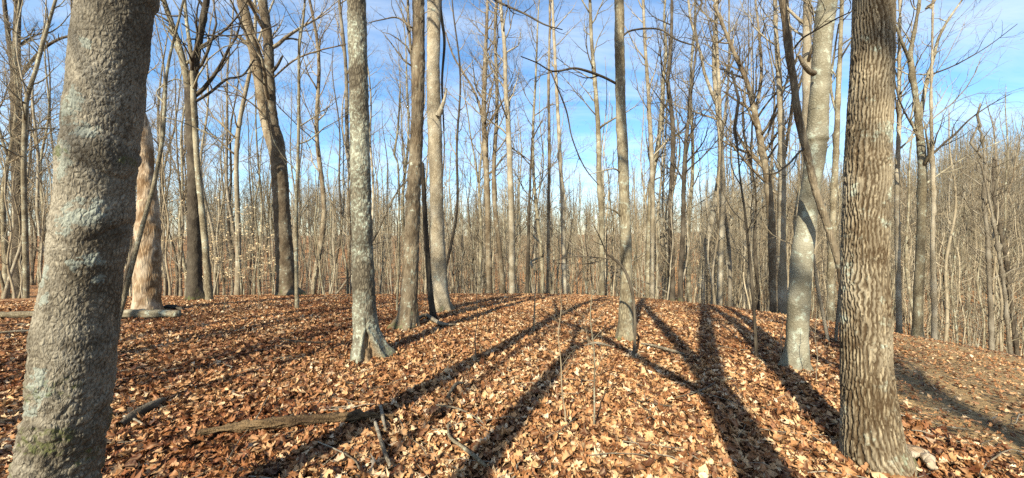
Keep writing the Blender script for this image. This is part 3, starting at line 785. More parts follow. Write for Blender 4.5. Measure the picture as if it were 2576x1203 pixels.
hero('bare_tree', 'slim grey stem leaning across the front of the near black trunk', 'tree',
     [(527, 757, 22), (523, 700, 20), (515, 600, 18), (505, 500, 17), (497, 420, 16), (491, 330, 15), (486, 250, 14), (482, 150, 12), (470, 60, 10), (460, -50, 8)], 'grey', sides=16, ds=.08, disp=bark_fine(.006, 14, 5, lumps=.01, seed=14), H=13, f0=.5, crown=(10, 2.5))
def twin(AA, HH, rest, rad):
    return bark_fine(.016, 13, 3.0, ridge=True, lumps=.025, seed=15, furrow=.6)(AA, HH, rest, rad)
hero('bare_tree', 'big rugged brown tree with twin stems and a snapped side stub', 'tree',
     [(727, 746, 70), (722, 720, 54), (717, 650, 46), (708, 520, 44), (702, 420, 44), (693, 350, 44), (684, 300, 30), (678, 200, 28), (674, 100, 27), (660, 0, 25), (650, -70, 24)], 'brown', sides=40, ds=.045, disp=twin, roots=(4, .18, .22, .4), H=16, f0=.5, crown=(16, 3.8), seed=21,
     branches=[dict(path=[(688, 370, 34), (672, 320, 30), (660, 260, 28), (648, 180, 28), (635, 110, 30), (618, 40, 29), (600, -30, 28), (590, -80, 26)], dy=(.1, .25, .3, .35, .4, .4, .4, .4), L=2.2),
               dict(path=[(683, 200, 5), (740, 152, 5), (800, 128, 4), (870, 112, 3)], dy=(0, -.4, -.8, -1.2), L=2.2), dict(path=[(690, 330, 5), (650, 275, 5), (600, 240, 4), (540, 225, 3)], dy=(0, -.4, -.8, -1.2), L=2.2),
               dict(path=[(686, 180, 12), (698, 165, 10), (708, 146, 8), (712, 140, 4)], dy=(-.1, -.2, -.25, -.3), tw=0, mat='dark')])
hero('sapling', 'straight pale sapling standing in front of the big twin stemmed tree', 'sapling',
     [(747, 780, 12), (746, 700, 10), (745, 600, 10), (746, 500, 9), (749, 420, 9), (751, 330, 8), (752, 220, 8), (753, 120, 7), (764, 40, 6), (770, -40, 5)], 'grey', sides=10, ds=.1, H=10, f0=.35, crown=(14, 1.8), group=None)

def mid(label, path, mat, Y, H=23, f0=.34, crown=(24, 3.3), sides=14, name='bare_tree', cat='tree', br=(), lumps=.01):
    kg = np.random.default_rng(len(HERO_XY) + 900)
    knots = [(kg.uniform(1.2, 9), kg.uniform(0, 6.28), kg.uniform(.06, .12), kg.uniform(.02, .05)) for _ in range(7)]
    return hero(name, label, cat, path, mat, Y=Y, H=H, f0=f0, crown=crown, sides=sides, ds=.14, base=True, disp=bark_fine(.006, 12, 4, lumps=lumps * 1.7, seed=len(HERO_XY), furrow=.35, bumps=knots), roots=(4, .09, .2, len(HERO_XY) * 1.3), branches=br,
                dens=(2.4, 3.0, 3.4), min_r=.0035)
mid('tall slim brown tree seen between the pale trunk and the centre, crooked at the top', [(1232, 745, 15), (1228, 600, 14), (1226, 480, 14), (1221, 380, 13), (1217, 300, 13), (1219, 200, 11), (1222, 120, 9), (1226, 20, 7), (1226, -60, 5)], 'brown', 21, br=(dict(path=[(1226, 440, 6), (1245, 425, 5), (1262, 400, 4), (1290, 372, 3)], dy=(0, 0, .2, .4)), dict(path=[(1217, 300, 7), (1195, 235, 6), (1170, 190, 5), (1140, 140, 4), (1120, 80, 3)], dy=(0, .2, .4, .5, .6))))
mid('pinkish grey slender tree almost at the centre of the brow', [(1288, 742, 17), (1288, 640, 16), (1286, 520, 15), (1282, 400, 14), (1278, 310, 12), (1272, 220, 11), (1270, 130, 10), (1262, 40, 8), (1255, -50, 6)], 'pale', 19)
mid('short black stem beside the pinkish grey slender tree', [(1326, 742, 10), (1328, 660, 9), (1330, 560, 7), (1334, 450, 5), (1338, 360, 4)], 'dark', 20, H=9, f0=.4, crown=(9, 1.5))
mid('dead straight dark pole like tree right of the centre', [(1378, 748, 9), (1379, 650, 8), (1380, 520, 8), (1382, 380, 7), (1380, 220, 7), (1383, 80, 6), (1384, -60, 5)], 'brown', 17.5, f0=.5, crown=(10, 2.2))
mid('tall thin tree with a dark middle and pale foot right of the centre', [(1421, 752, 13), (1418, 650, 12), (1416, 540, 11), (1410, 420, 10), (1404, 300, 9), (1398, 180, 8), (1392, 60, 7), (1388, -40, 6)], 'pale', 16.8, f0=.42, crown=(12, 2.2))
mid('yellow grey wavy tree close left of the grey mottled trunk', [(1514, 748, 15), (1514, 650, 14), (1513, 540, 14), (1507, 450, 13), (1505, 330, 12), (1497, 210, 11), (1488, 100, 9), (1484, 0, 8), (1480, -60, 7)], 'grey', 18)
mid('slim straight tan stem just right of the grey mottled trunk', [(1640, 742, 13), (1640, 640, 12), (1642, 540, 12), (1640, 420, 11), (1636, 330, 11), (1630, 220, 9), (1622, 100, 8), (1618, 0, 7), (1615, -60, 6)], 'pale', 20)
mid('dark wavy tree with a swollen bend, right of the grey mottled trunk', [(1692, 742, 14), (1691, 640, 13), (1687, 540, 12), (1690, 440, 12), (1694, 350, 12), (1688, 270, 11), (1680, 200, 10), (1688, 110, 8), (1690, 0, 7), (1688, -60, 6)], 'dark', 18.5)
mid('dark tree at the brow whose foot meets a long shadow', [(1712, 762, 14), (1713, 680, 13), (1718, 580, 12), (1720, 480, 11), (1724, 380, 11), (1732, 300, 9), (1740, 220, 7), (1752, 120, 5)], 'dark', 15.4, f0=.36, H=14)
mid('thick grey tree on the brow below a gap of sky, pale footed', [(1634, 752, 22), (1633, 690, 20), (1636, 560, 18), (1640, 460, 14), (1660, 330, 10), (1668, 200, 8)], 'grey', 24, f0=.34)
mid('grey double stemmed tree behind the thin dark sapling, left stem', [(1808, 778, 16), (1812, 680, 15), (1816, 560, 14), (1818, 440, 12), (1812, 320, 11), (1808, 200, 9), (1802, 80, 7), (1800, -40, 6)], 'pale', 15.5)
mid('tall brownish tree leaning left at its top, behind the thin dark sapling', [(1948, 790, 26), (1945, 700, 23), (1942, 600, 22), (1934, 480, 20), (1918, 380, 18), (1900, 290, 16), (1880, 210, 13), (1850, 140, 11), (1825, 80, 9), (1800, 20, 7)], 'brown', 15, H=13, f0=.4,
    br=(dict(path=[(1925, 420, 9), (1890, 390, 8), (1850, 372, 6), (1810, 350, 4)], dy=(0, .2, .4, .6)), dict(path=[(1900, 290, 10), (1915, 190, 9), (1910, 90, 7), (1900, 0, 5)], dy=(0, .1, .2, .3)), dict(path=[(1895, 280, 8), (1860, 258, 6), (1820, 230, 4)], dy=(0, .2, .3))))
mid('broad pale grey trunk left of the smooth silvery trunk', [(1969, 795, 27), (1968, 700, 24), (1966, 600, 22), (1968, 480, 20), (1966, 350, 18), (1960, 200, 15), (1952, 80, 12), (1948, -40, 10)], 'pale', 13.6)
mid('straight light trunk rising directly behind the smooth silvery trunk', [(2020, 812, 30), (2021, 650, 28), (2026, 480, 26), (2030, 300, 26), (2030, 160, 24), (2031, 0, 22), (2032, -80, 21)], 'pale', 11.5, sides=24)
mid('slim grey tree in the gap between the silvery trunk and the oak', [(2088, 840, 22), (2090, 700, 20), (2096, 520, 18), (2104, 360, 17), (2108, 250, 15), (2114, 120, 12), (2118, 0, 10), (2120, -60, 9)], 'grey', 12, br=(dict(path=[(2106, 290, 8), (2090, 220, 7), (2098, 140, 6), (2110, 60, 4)], dy=(0, .2, .3, .3)),))
mid('light tree right of the oak that forks like an open hand against blue sky', [(2307, 858, 29), (2310, 760, 27), (2314, 640, 25), (2319, 520, 25), (2320, 420, 26), (2314, 340, 22), (2304, 250, 17), (2296, 190, 16), (2290, 140, 14), (2300, 80, 12), (2312, 10, 10), (2316, -60, 8)], 'grey', 11.5, H=11, f0=.42, crown=(8, 1.6),
    br=(dict(path=[(2322, 425, 14), (2335, 400, 11), (2370, 365, 9), (2405, 335, 8), (2440, 300, 7), (2490, 265, 5), (2545, 235, 3)], dy=(0, -.2, -.4, -.6, -.8, -1, -1.2), L=2.0, mat='dark'),
        dict(path=[(2312, 320, 12), (2330, 210, 11), (2345, 160, 10), (2360, 100, 9), (2385, 50, 7), (2420, 0, 6), (2440, -40, 4)], dy=(0, .1, .2, .2, .2, .3, .3), L=2.0),
        dict(path=[(2292, 160, 11), (2270, 110, 9), (2255, 70, 8), (2230, 40, 6)], dy=(0, -.2, -.3, -.4), L=1.2), dict(path=[(2316, 350, 8), (2285, 300, 7), (2262, 250, 6), (2250, 200, 5)], dy=(0, -.2, -.4, -.5), mat='dark', L=1.2),
        dict(path=[(2336, 190, 8), (2400, 165, 6), (2480, 120, 4), (2560, 60, 3)], dy=(0, -.4, -.9, -1.4), L=1.8, mat='dark'), dict(path=[(2318, 470, 8), (2360, 440, 6), (2430, 395, 4), (2530, 350, 3)], dy=(0, .2, .4, .6), L=1.8)))
mid('slim straight pole right of the open handed tree', [(2350, 880, 17), (2350, 760, 15), (2346, 640, 14), (2348, 500, 12), (2345, 380, 11), (2342, 260, 9), (2345, 140, 7), (2347, 0, 5)], 'pale', 11.2, H=10, f0=.5, crown=(8, 1.3))
mid('pale trunk hugging the right edge of the oak', [(2262, 845, 17), (2260, 740, 16), (2258, 600, 15), (2257, 450, 14), (2262, 300, 12), (2262, 150, 10), (2264, 0, 8)], 'pale', 12.5, H=12, f0=.5)
mid('mottled silver tree with ragged bark low on the right slope', [(2495, 905, 15), (2493, 800, 14), (2488, 700, 13), (2484, 600, 12), (2475, 500, 10), (2478, 420, 8), (2470, 340, 6)], 'silver', 13, H=9, f0=.3, crown=(14, 2.6))
mid('small pale tree clump at the lower right slope edge', [(2545, 925, 12), (2536, 840, 11), (2528, 740, 10), (2510, 620, 9), (2492, 520, 7), (2470, 420, 5)], 'silver', 11, H=7, f0=.35, crown=(10, 1.8))
mid('dark crooked tree at the far right edge with bent arms', [(2560, 900, 13), (2545, 780, 13), (2532, 660, 12), (2512, 560, 11), (2498, 480, 9), (2500, 400, 6)], 'dark', 17, H=10, f0=.3, crown=(12, 2.6))

# young thin stems on the near ground
hero('sapling', 'bowed dark sapling curving left in front of the grey mottled trunk', 'sapling',
     [(1592, 910, 10), (1597, 860, 8), (1597, 800, 8), (1592, 745, 8), (1580, 700, 8), (1566, 672, 7), (1545, 653, 6), (1528, 640, 5), (1520, 630, 4)], 'dark', top='snag', crown=None, sides=8, ds=.05,
     branches=[dict(path=[(1545, 653, 4), (1500, 648, 3), (1450, 645, 3), (1390, 656, 2)], lv=1, dens=(4,)), dict(path=[(1535, 645, 3), (1490, 662, 3), (1440, 664, 2), (1395, 662, 2)], lv=1, dens=(4,)), dict(path=[(1524, 634, 4), (1510, 600, 3), (1490, 560, 2)], lv=1)])
hero('sapling', 'thin straight dark sapling left of the smooth silvery trunk', 'sapling',
     [(1902, 905, 10), (1901, 850, 9), (1895, 760, 8), (1888, 670, 8), (1880, 590, 7), (1872, 520, 6), (1862, 450, 5), (1856, 380, 4)], 'dark', H=4.0, sides=8, ds=.06, f0=.35, crown=(9, 1.0), lv=2, dens=(3, 3))
hero('pole', 'pale bare leaning pole left of the oak', 'dead stem', [(2083, 862, 10), (2072, 800, 10), (2060, 740, 9), (2052, 690, 8), (2048, 640, 5)], 'silver', top='snag', crown=None, sides=8, ds=.06)
hero('pole', 'pale upright thin pole tucked beside the left edge of the oak', 'dead stem', [(2102, 866, 9), (2106, 810, 9), (2112, 740, 8), (2116, 690, 6)], 'silver', top='snag', crown=None, sides=8, ds=.06)
hero('sapling', 'wispy pale stem in front of the pinkish grey slender tree', 'sapling', [(1343, 842, 4), (1344, 800, 4), (1346, 740, 3), (1350, 690, 2)], 'grey', H=1.7, sides=6, ds=.08, f0=.4, crown=(4, .4), lv=1, dens=(3,))
hero('sapling', 'thin pale stem standing close left of the brown knobbly trunk', 'sapling', [(998, 800, 6), (1000, 740, 6), (1003, 640, 5), (1004, 540, 5), (1002, 420, 4)], 'grey', Y=9.0, H=5.5, sides=6, ds=.1, f0=.4, crown=(8, 1.0), lv=2, dens=(3, 3))

# ------------------------------------------------------------------ trees behind the viewpoint: the stripes of shade on the leaves are theirs
def back_tree(label, base, stems, mat, group=None, crown=(12, 3.2), seed=1):
    g = np.random.default_rng(seed)
    gz = float(ground(*base)); loc = np.array([base[0], base[1], gz])
    root = thing('bare_tree', label, 'tree', loc, group=group)
    T = Tubes(); first = True; C = Tubes()
    for pts, rad in stems:
        c = spline(np.array(pts, float), 12 * len(pts)); rr = np.interp(np.linspace(0, len(pts) - 1, len(c)), np.arange(len(pts)), rad)
        T2 = Tubes(); T2.add(c, rr, 14)
        obj('trunk' if first else 'limb', T2.mesh('trunk' if first else 'limb'), M[mat], root)
        if crown and not (first and len(stems) > 1): grow_crown(g, C, c, rr, 0.45, crown[0], crown[1], 3, (1.4, 2.0, 2.5), 0.004)
        first = False
    if crown: obj('crown', C.mesh('crown'), M[mat], root)
    return root
back_tree('forked leaning tree standing just behind the viewpoint, casting the broad shade stripe', (0.45, -1.5),
          [([(0, 0, -.2), (-.05, 0, .3), (-.25, 0, 2), (-.52, 0, 4.05)], [.27, .22, .20, .17]),
           ([(-.52, 0, 4), (-.95, 0.05, 5.8), (-1.46, 0, 7.9), (-1.9, 0, 11), (-2.1, 0, 15)], [.13, .12, .10, .07, .02]),
           ([(-.52, 0, 4), (-.25, 0, 6), (.2, 0, 8.7), (.5, .1, 12), (.6, 0, 16)], [.15, .14, .12, .08, .02]),
           ([(-.48, 0, 3.7), (-1.2, 0, 4.5), (-2.1, .1, 5.5), (-3.1, .1, 6.4), (-3.9, .2, 7.4)], [.09, .075, .06, .045, .015])], 'brown', seed=41)
back_tree('straight slim tree behind the viewpoint, casting the narrow middle shade stripe', (-2.2, -2.25),
          [([(0, 0, -.2), (0.02, 0, .3), (0.03, 0, 3), (0, 0, 5.6)], [.19, .155, .13, .09]),
           ([(0, 0, 5.5), (.4, 0, 6.6), (1.0, .1, 8.0), (1.3, 0, 10)], [.06, .05, .035, .01]), ([(0, 0, 5.5), (-.3, 0, 6.8), (-.5, .1, 8.6), (-.6, 0, 11)], [.055, .045, .03, .01])], 'grey', crown=(8, 1.8), seed=42)
back_tree('tree behind and right of the viewpoint, shading the bare slope', (2.55, -1.1),
          [([(0, 0, -.2), (0, 0, .3), (0.0, 0, 4), (.1, 0, 9), (.1, 0, 14)], [.15, .12, .10, .07, .02])], 'grey', crown=(9, 2.6), seed=43)

def copy_tree(src, loc, rz, sc, label, name, cat, group):
    tm, cm = src[0], src[1]
    root = thing(name, label, cat, loc, rz, group)
    root.scale = (sc, sc, sc)
    m_t, m_c = src[3], src[4]
    a = bpy.data.objects.new('trunk', tm); COL.objects.link(a); a.parent = root
    b = bpy.data.objects.new('crown', cm); COL.objects.link(b); b.parent = root
    for o, m in ((a, m_t), (b, m_c)):
        o.material_slots[0].link = 'OBJECT'; o.material_slots[0].material = m
    return root
for pr in TALL + SAPL:
    for me in pr[:2]: me.materials.append(M['twig'])
def kind_of(k, mt, mc, store): p = store[k]; return (p[0], p[1], p[2], M[mt], M[mc])

bg = np.random.default_rng(77)
# the wood behind the viewpoint whose crowns dapple the ground
BEHIND = [(-8.2, -6.5), (-11.5, -2.8), (-7.8, -1.0), (-10.0, -5.0), (-12, 0.5), (-1.5, -11.5), (-6.9, 1.8), (-14, -7), (-11, 3.5), (3.2, -11)]
for k, (x, y) in enumerate(BEHIND):
    copy_tree(kind_of(k % len(TALL), 'grey', 'twig', TALL), (x, y, float(ground(x, y))), bg.uniform(0, 6.28), bg.uniform(.8, 1.05),
              'bare tree standing out of view behind the clearing, dappling the leaves with shade', 'bare_tree', 'tree', 'bare trees behind the viewpoint')

for k, (x, y, sc_) in enumerate([(-5.2, -1.5, .85), (-6.7, -2.4, .75), (-3.5, -4.6, .7), (-8.6, -0.6, .8)]):
    copy_tree(kind_of(4, 'grey', 'twig', TALL), (x, y, float(ground(x, y))), bg.uniform(0, 6.28), sc_,
              'slim bare tree out of view behind the maple, drawing a thin shade line', 'bare_tree', 'tree', 'slim trees behind the viewpoint')

# ------------------------------------------------------------------ the wood beyond the brow
def beyond(x, y):
    return 0.0057 * max(y - 4, 0) ** 2 + 0.0088 * max(x - 1, 0) ** 2
pos = []
def scatter(n, r0, r1, lim, mind, power=1.0):
    out = []; tries = 0
    while len(out) < n and tries < 60000:
        tries += 1
        th = R(bg.uniform(-60, 60)); r = (r0 ** (1 + power) + bg.random() * (r1 ** (1 + power) - r0 ** (1 + power))) ** (1 / (1 + power))
        x, y = r * math.sin(th), r * math.cos(th)
        if beyond(x, y) < lim: continue
        if mind > .5 and math.degrees(th) < -49 and r < 34: continue
        if mind > .5 and math.degrees(th) > 38 and (r < 34 or bg.random() < .4): continue
        if mind <= .5 and math.degrees(th) > 38 and (r < 22 or bg.random() < .5): continue
        if any((x - a) ** 2 + (y - b) ** 2 < mind ** 2 for a, b in pos): continue
        if any((x - a) ** 2 + (y - b) ** 2 < 0.8 for a, b in HERO_XY): continue
        pos.append((x, y)); out.append((x, y))
    return out
BARKS = ['grey', 'pale', 'brown', 'grey', 'pale', 'dark', 'silver']
WORDS = {'grey': 'grey barked bare tree in the wood ', 'pale': 'pale barked bare tree in the wood ',
         'brown': 'brown barked bare tree in the wood ', 'dark': 'dark barked bare tree in the wood ',
         'silver': 'silvery bare tree in the wood '}
PLACES = [(-1e9, 330, 'left of the maple'), (330, 560, 'around the near black trunk'), (560, 880, 'left of the hollow trunk'),
          (880, 1110, 'right of the hollow trunk'), (1110, 1340, 'right of the cream trunk'), (1340, 1560, 'left of the grey mottled trunk'),
          (1560, 1800, 'right of the grey mottled trunk'), (1800, 2110, 'behind the smooth silvery trunk'), (2110, 1e9, 'past the ridged oak')]
def place(x, y):
    px = CX + F * x / y
    return [p[2] for p in PLACES if p[0] <= px < p[1]][0]
for k, (x, y) in enumerate(scatter(165, 18.5, 54, 1.0, 1.0, 0.95)):
    bk = BARKS[int(bg.integers(len(BARKS)))]
    copy_tree(kind_of(int(bg.choice(8, p=[.14, .08, .2, .08, .26, .03, .1, .11])), bk, 'twig', TALL), (x, y, float(ground(x, y))), bg.uniform(0, 6.28), bg.uniform(.75, 1.1),
              WORDS[bk] + place(x, y), 'bare_tree', 'tree', bk + ' trees ' + place(x, y))
for k, (x, y) in enumerate(scatter(200, 14, 40, 0.85, 0.35, 0.8)):
    copy_tree(kind_of(int(bg.integers(5)), ['grey', 'pale', 'twig'][k % 3], 'twig', SAPL), (x, y, float(ground(x, y))), bg.uniform(0, 6.28), bg.uniform(.7, 1.2),
              'thin bare sapling in the understorey ' + place(x, y), 'sapling', 'sapling', 'understorey saplings ' + place(x, y))

for k, (x, y) in enumerate(scatter(10, 21, 40, 1.2, 0.8, 0.9)):
    o = copy_tree(kind_of(int(bg.choice([2, 4, 6, 7])), 'silver', 'twig', TALL), (x, y, float(ground(x, y))), 0, bg.uniform(.5, .8),
                  'dead tree leaning or fallen against its neighbours beyond the brow', 'dead_tree', 'tree', 'fallen and leaning dead trees')
    o.rotation_euler = (0, R(bg.uniform(22, 72) * bg.choice([-1, 1])), bg.uniform(-.6, .6))
for k in range(12):
    a_ = R(bg.uniform(-50, 46)); r_ = bg.uniform(3.0, 13)
    x, y = r_ * math.sin(a_), r_ * math.cos(a_)
    if beyond(x, y) > .6: continue
    copy_tree(kind_of(int(bg.integers(5)), ['twig', 'pale', 'grey'][k % 3], 'twig', SAPL), (x, y, float(ground(x, y))), bg.uniform(0, 6.28), bg.uniform(.09, .2),
              'tiny bare seedling poking up through the fallen leaves', 'seedling', 'seedling', 'seedlings in the clearing')

def gn_scatter(name, pts, rots, scls, idx, coll, label, parent=None, shade_tone=None):
    me = bpy.data.meshes.new(name); me.vertices.add(len(pts)); me.vertices.foreach_set('co', np.asarray(pts, np.float32).ravel())
    a = me.attributes.new('rot', 'FLOAT_VECTOR', 'POINT'); a.data.foreach_set('vector', np.asarray(rots, np.float32).ravel())
    a = me.attributes.new('scl', 'FLOAT_VECTOR', 'POINT'); a.data.foreach_set('vector', np.asarray(scls, np.float32).ravel())
    a = me.attributes.new('pick', 'INT', 'POINT'); a.data.foreach_set('value', np.asarray(idx, np.int32))
    if shade_tone is not None: put_attr(me, 'shade_tone', shade_tone)
    o = bpy.data.objects.new(name, me); COL.objects.link(o)
    if parent: o.parent = parent
    ng = bpy.data.node_groups.new(name, 'GeometryNodeTree')
    ng.interface.new_socket('Geometry', in_out='INPUT', socket_type='NodeSocketGeometry')
    ng.interface.new_socket('Geometry', in_out='OUTPUT', socket_type='NodeSocketGeometry')
    n, l = ng.nodes, ng.links
    gi = n.new('NodeGroupInput'); go = n.new('NodeGroupOutput')
    ci = n.new('GeometryNodeCollectionInfo'); ci.inputs['Collection'].default_value = coll
    ci.inputs['Separate Children'].default_value = True; ci.inputs['Reset Children'].default_value = True
    ip = n.new('GeometryNodeInstanceOnPoints'); ip.inputs['Pick Instance'].default_value = True
    def na(nm, ty):
        x = n.new('GeometryNodeInputNamedAttribute'); x.data_type = ty; x.inputs['Name'].default_value = nm
        return [q for q in x.outputs if q.name == 'Attribute' and q.enabled][0]
    er = n.new('FunctionNodeEulerToRotation')
    l.new(gi.outputs[0], ip.inputs['Points']); l.new(ci.outputs[0], ip.inputs['Instance'])
    l.new(na('pick', 'INT'), ip.inputs['Instance Index'])
    l.new(na('rot', 'FLOAT_VECTOR'), er.inputs[0]); l.new(er.outputs[0], ip.inputs['Rotation'])
    l.new(na('scl', 'FLOAT_VECTOR'), ip.inputs['Scale']); l.new(ip.outputs[0], go.inputs[0])
    md = o.modifiers.new('scatter', 'NODES'); md.node_group = ng
    return tag(o, label, kind='stuff')

far_coll = bpy.data.collections.new('far_tree_shapes')
FARM = ['grey', 'pale', 'twig', 'pale', 'grey', 'brown', 'twig', 'grey']
for k, p in enumerate(TALL):
    o = bpy.data.objects.new('far_tree_%02d' % k, p[2].mesh('far_tree')); o.data.materials.append(M[FARM[k]]); far_coll.objects.link(o)
n_far = 1450
th = np.radians(bg.uniform(-64, 64, n_far)); r = np.sqrt(46 ** 2 + bg.random(n_far) * (176 ** 2 - 46 ** 2))
th3 = np.radians(bg.uniform(27, 64, 620)); r3 = np.sqrt(60 ** 2 + bg.random(620) * (172 ** 2 - 60 ** 2))
th = np.append(th, th3); r = np.append(r, r3); n_far = len(r)
fx, fy = r * np.sin(th), r * np.cos(th)
fp = np.stack([fx, fy, ground(fx, fy) - 0.1], -1)
sc = bg.uniform(.5, .85, n_far); sc3 = np.stack([sc, sc, sc], -1)
gn_scatter('far_woods', fp, np.stack([0 * r, 0 * r, bg.uniform(0, 6.28, n_far)], -1), sc3, bg.integers(0, 8, n_far), far_coll, 'far off bare woods rising on the slopes beyond the valley')

brush_coll = bpy.data.collections.new('brush_shapes')
for k, p in enumerate(SAPL):
    o = bpy.data.objects.new('brush_%02d' % k, p[2].mesh('brush')); o.data.materials.append(M[['grey', 'brush', 'pale', 'brush', 'grey'][k]]); brush_coll.objects.link(o)
n_b = 4200
th = np.radians(bg.uniform(-64, 64, n_b)); r = np.sqrt(24 ** 2 + bg.random(n_b) * (150 ** 2 - 24 ** 2))
bx, by = r * np.sin(th), r * np.cos(th)
th2 = np.radians(bg.uniform(28, 64, 2600)); r2 = np.sqrt(44 ** 2 + bg.random(2600) * (135 ** 2 - 30 ** 2))
bx = np.append(bx, r2 * np.sin(th2)); by = np.append(by, r2 * np.cos(th2)); th = np.append(th, th2); n_b = len(bx)
keep = (0.0057 * np.maximum(by - 4, 0) ** 2 + 0.0088 * np.maximum(bx - 1, 0) ** 2 > 1.3) & ~((np.degrees(th) < -12) & (bg.random(n_b) < .35))
bx, by = bx[keep], by[keep]; n_b = len(bx)
sc = bg.uniform(.7, 1.5, n_b)
gn_scatter('far_thicket', np.stack([bx, by, ground(bx, by) - .1], -1), np.stack([0 * bx, 0 * bx, bg.uniform(0, 6.28, n_b)], -1), np.stack([sc, sc, sc], -1),
           bg.integers(0, 5, n_b), brush_coll, 'tan grey brush and saplings filling the valley and far slopes')

# ------------------------------------------------------------------ young beeches still holding papery leaves
def leafy(label, px, base_py, Y, H, n_leaf, seed):
    g = np.random.default_rng(seed)
    x = (px - CX) / F * Y; z = float(ground(x, Y))
    root = thing('beech_sapling', label, 'sapling', (x, Y, z), group=None)
    h = np.linspace(0, 1, 12)
    tp = np.stack([0.15 * np.sin(h * 4 + seed), 0.1 * np.sin(h * 3), h * H - 0.1], -1); tr = 0.025 * (1 - h) + 0.006
    T = Tubes(); T.add(tp, tr, 8); obj('trunk', T.mesh('trunk'), M['grey'], root)
    C = Tubes(); V = []; Q = []
    for k in range(16):
        f = 0.15 + 0.8 * (k + g.random()) / 16
        p, ax, rr = at(tp, tr, f)
        a = g.uniform(0, 6.28); d = np.array([math.cos(a), math.sin(a), 0.25])
        q, qr = limb(g, p, d, g.uniform(.7, 1.7) * (1.2 - .7 * f), rr * .5, .003, n=6, wob=.12, up=0.0)
        C.add(q, qr, 4); sub(g, C, q, qr, 1.0, 1, (5,), .002, True)
        for j in range(n_leaf):
            c, _, _ = at(q, qr, g.uniform(.3, 1)); c = c + g.normal(0, .07, 3)
            u = g.normal(0, 1, 3); u[2] *= .35; u /= np.linalg.norm(u); w = np.cross(u, g.normal(0, 1, 3)); w /= np.linalg.norm(w)
            s_ = g.uniform(.04, .065); nb = np.cross(u, w) * s_ * .25
            i = len(V); V += [c, c + u * s_ + w * s_ * .5 + nb, c + u * 2 * s_, c + u * s_ - w * s_ * .5 + nb]; Q.append((i, i + 1, i + 2, i + 3))
    obj('crown', C.mesh('crown'), M['twig'], root)
    lf = obj('foliage', mesh_np('foliage', V, Q, None, False), M['beech_leaf'], root); lf['kind'] = 'stuff'
leafy('young beech with papery cream leaves beside the near black trunk', 478, 740, 15.5, 4.2, 14, 1)
leafy('young beech with cream leaves left of the big twin stemmed tree', 600, 740, 16.5, 4.6, 16, 2)
leafy('small leafy beech tucked against the foot of the big twin stemmed tree', 655, 740, 15.6, 3.0, 16, 3)
leafy('tan leaved young beech between the near black trunk and its neighbour on the right', 545, 740, 19, 3.6, 14, 4)
leafy('low tan leaved beech in the hollow right of the grey mottled trunk', 1760, 740, 21, 3.4, 7, 5)

# ------------------------------------------------------------------ fallen wood
def ground_path(path, lift=0.5):
    w = []
    for px, py, wd in path:
        Y = hit(px, py); x = (px - CX) / F * Y
        w.append((x, Y, float(ground(x, Y)), wd * Y / F / 2))
    w = np.array(w); p = w[:, :3].copy(); p[:, 2] += w[:, 3] * lift + 0.045
    return p, w[:, 3]

def log(name, label, cat, path, mat, sides=20, ds=.03, amp=.008, fx=22, lift=.6, group=None, moss=False, seed=1):
    p, r = ground_path(path, lift)
    loc = p[0].copy()
    def dsp(AA, HH, rest, rad):
        b = fbm(rest * np.array([fx * .35, fx, fx]), 3, seed)
        d = amp * b * 1.6 + amp * 0.8 * fbm(rest * 6, 2, seed + 3)
        a = {'furrow': 0.7 * sstep(0.0, -0.4, b)}
        if moss: a['moss'] = np.clip(sstep(0, .5, fbm(rest * 5, 2, seed + 5)) * sstep(0.2, 0.9, np.sin(AA) * 0 + 1), 0, 1) * moss
        return d, a
    V, q, t, at_, _, _ = trunk_mesh(p - loc, np.maximum(r, .003), sides, ds, 1e9, dsp, None, seed)
    me = mesh_np(name, V, q, t)
    for k, x in at_.items(): put_attr(me, k, x)
    o = obj(name, me, M[mat], None, loc)
    return tag(o, label, cat, group)
log('fallen_log', 'long silvery fallen log lying behind the leaning grey trunk, ending below the dead snag', 'log',
    [(-120, 806, 14), (0, 804, 14), (120, 803, 16), (250, 803, 18), (330, 804, 21), (400, 804, 20), (450, 803, 18)], 'grey', sides=30, amp=.016, fx=20, lift=.9, seed=3)
log('rotting_log', 'half buried mossy rotting log across the lower left leaves', 'log',
    [(500, 1112, 8), (560, 1104, 18), (640, 1096, 24), (720, 1089, 24), (800, 1080, 22), (850, 1073, 21), (920, 1068, 17), (990, 1066, 6)], 'moss_log', sides=36, ds=.015, amp=.02, fx=46, lift=1.0, moss=.2, seed=4)
log('fallen_branch', 'dark rotten branch lying right of the leaning grey trunk foot', 'branch', [(300, 1090, 12), (340, 1062, 22), (380, 1040, 22), (412, 1022, 10)], 'dark', amp=.01, seed=5)
log('fallen_branch', 'curved dark branch lying between the brown knobbly trunk and the pale trunk', 'branch', [(1050, 812, 9), (1072, 806, 10), (1088, 816, 10), (1106, 826, 9), (1125, 828, 7), (1146, 826, 4)], 'silver', amp=.004, lift=1.5, seed=6)
log('wood_chunk', 'arched pale chunk of hollow dead wood at the foot of the ridged oak', 'dead wood', [(2256, 1205, 26), (2270, 1182, 30), (2298, 1172, 32), (2328, 1182, 30), (2344, 1206, 22)], 'dead', amp=.012, fx=30, lift=1.2, seed=7)
log('rotten_stump', 'low black rotten stump end behind the tip of the silvery log', 'stump', [(405, 782, 5), (420, 780, 11), (438, 780, 11), (458, 785, 4)], 'dark', amp=.02, lift=.5, seed=8)
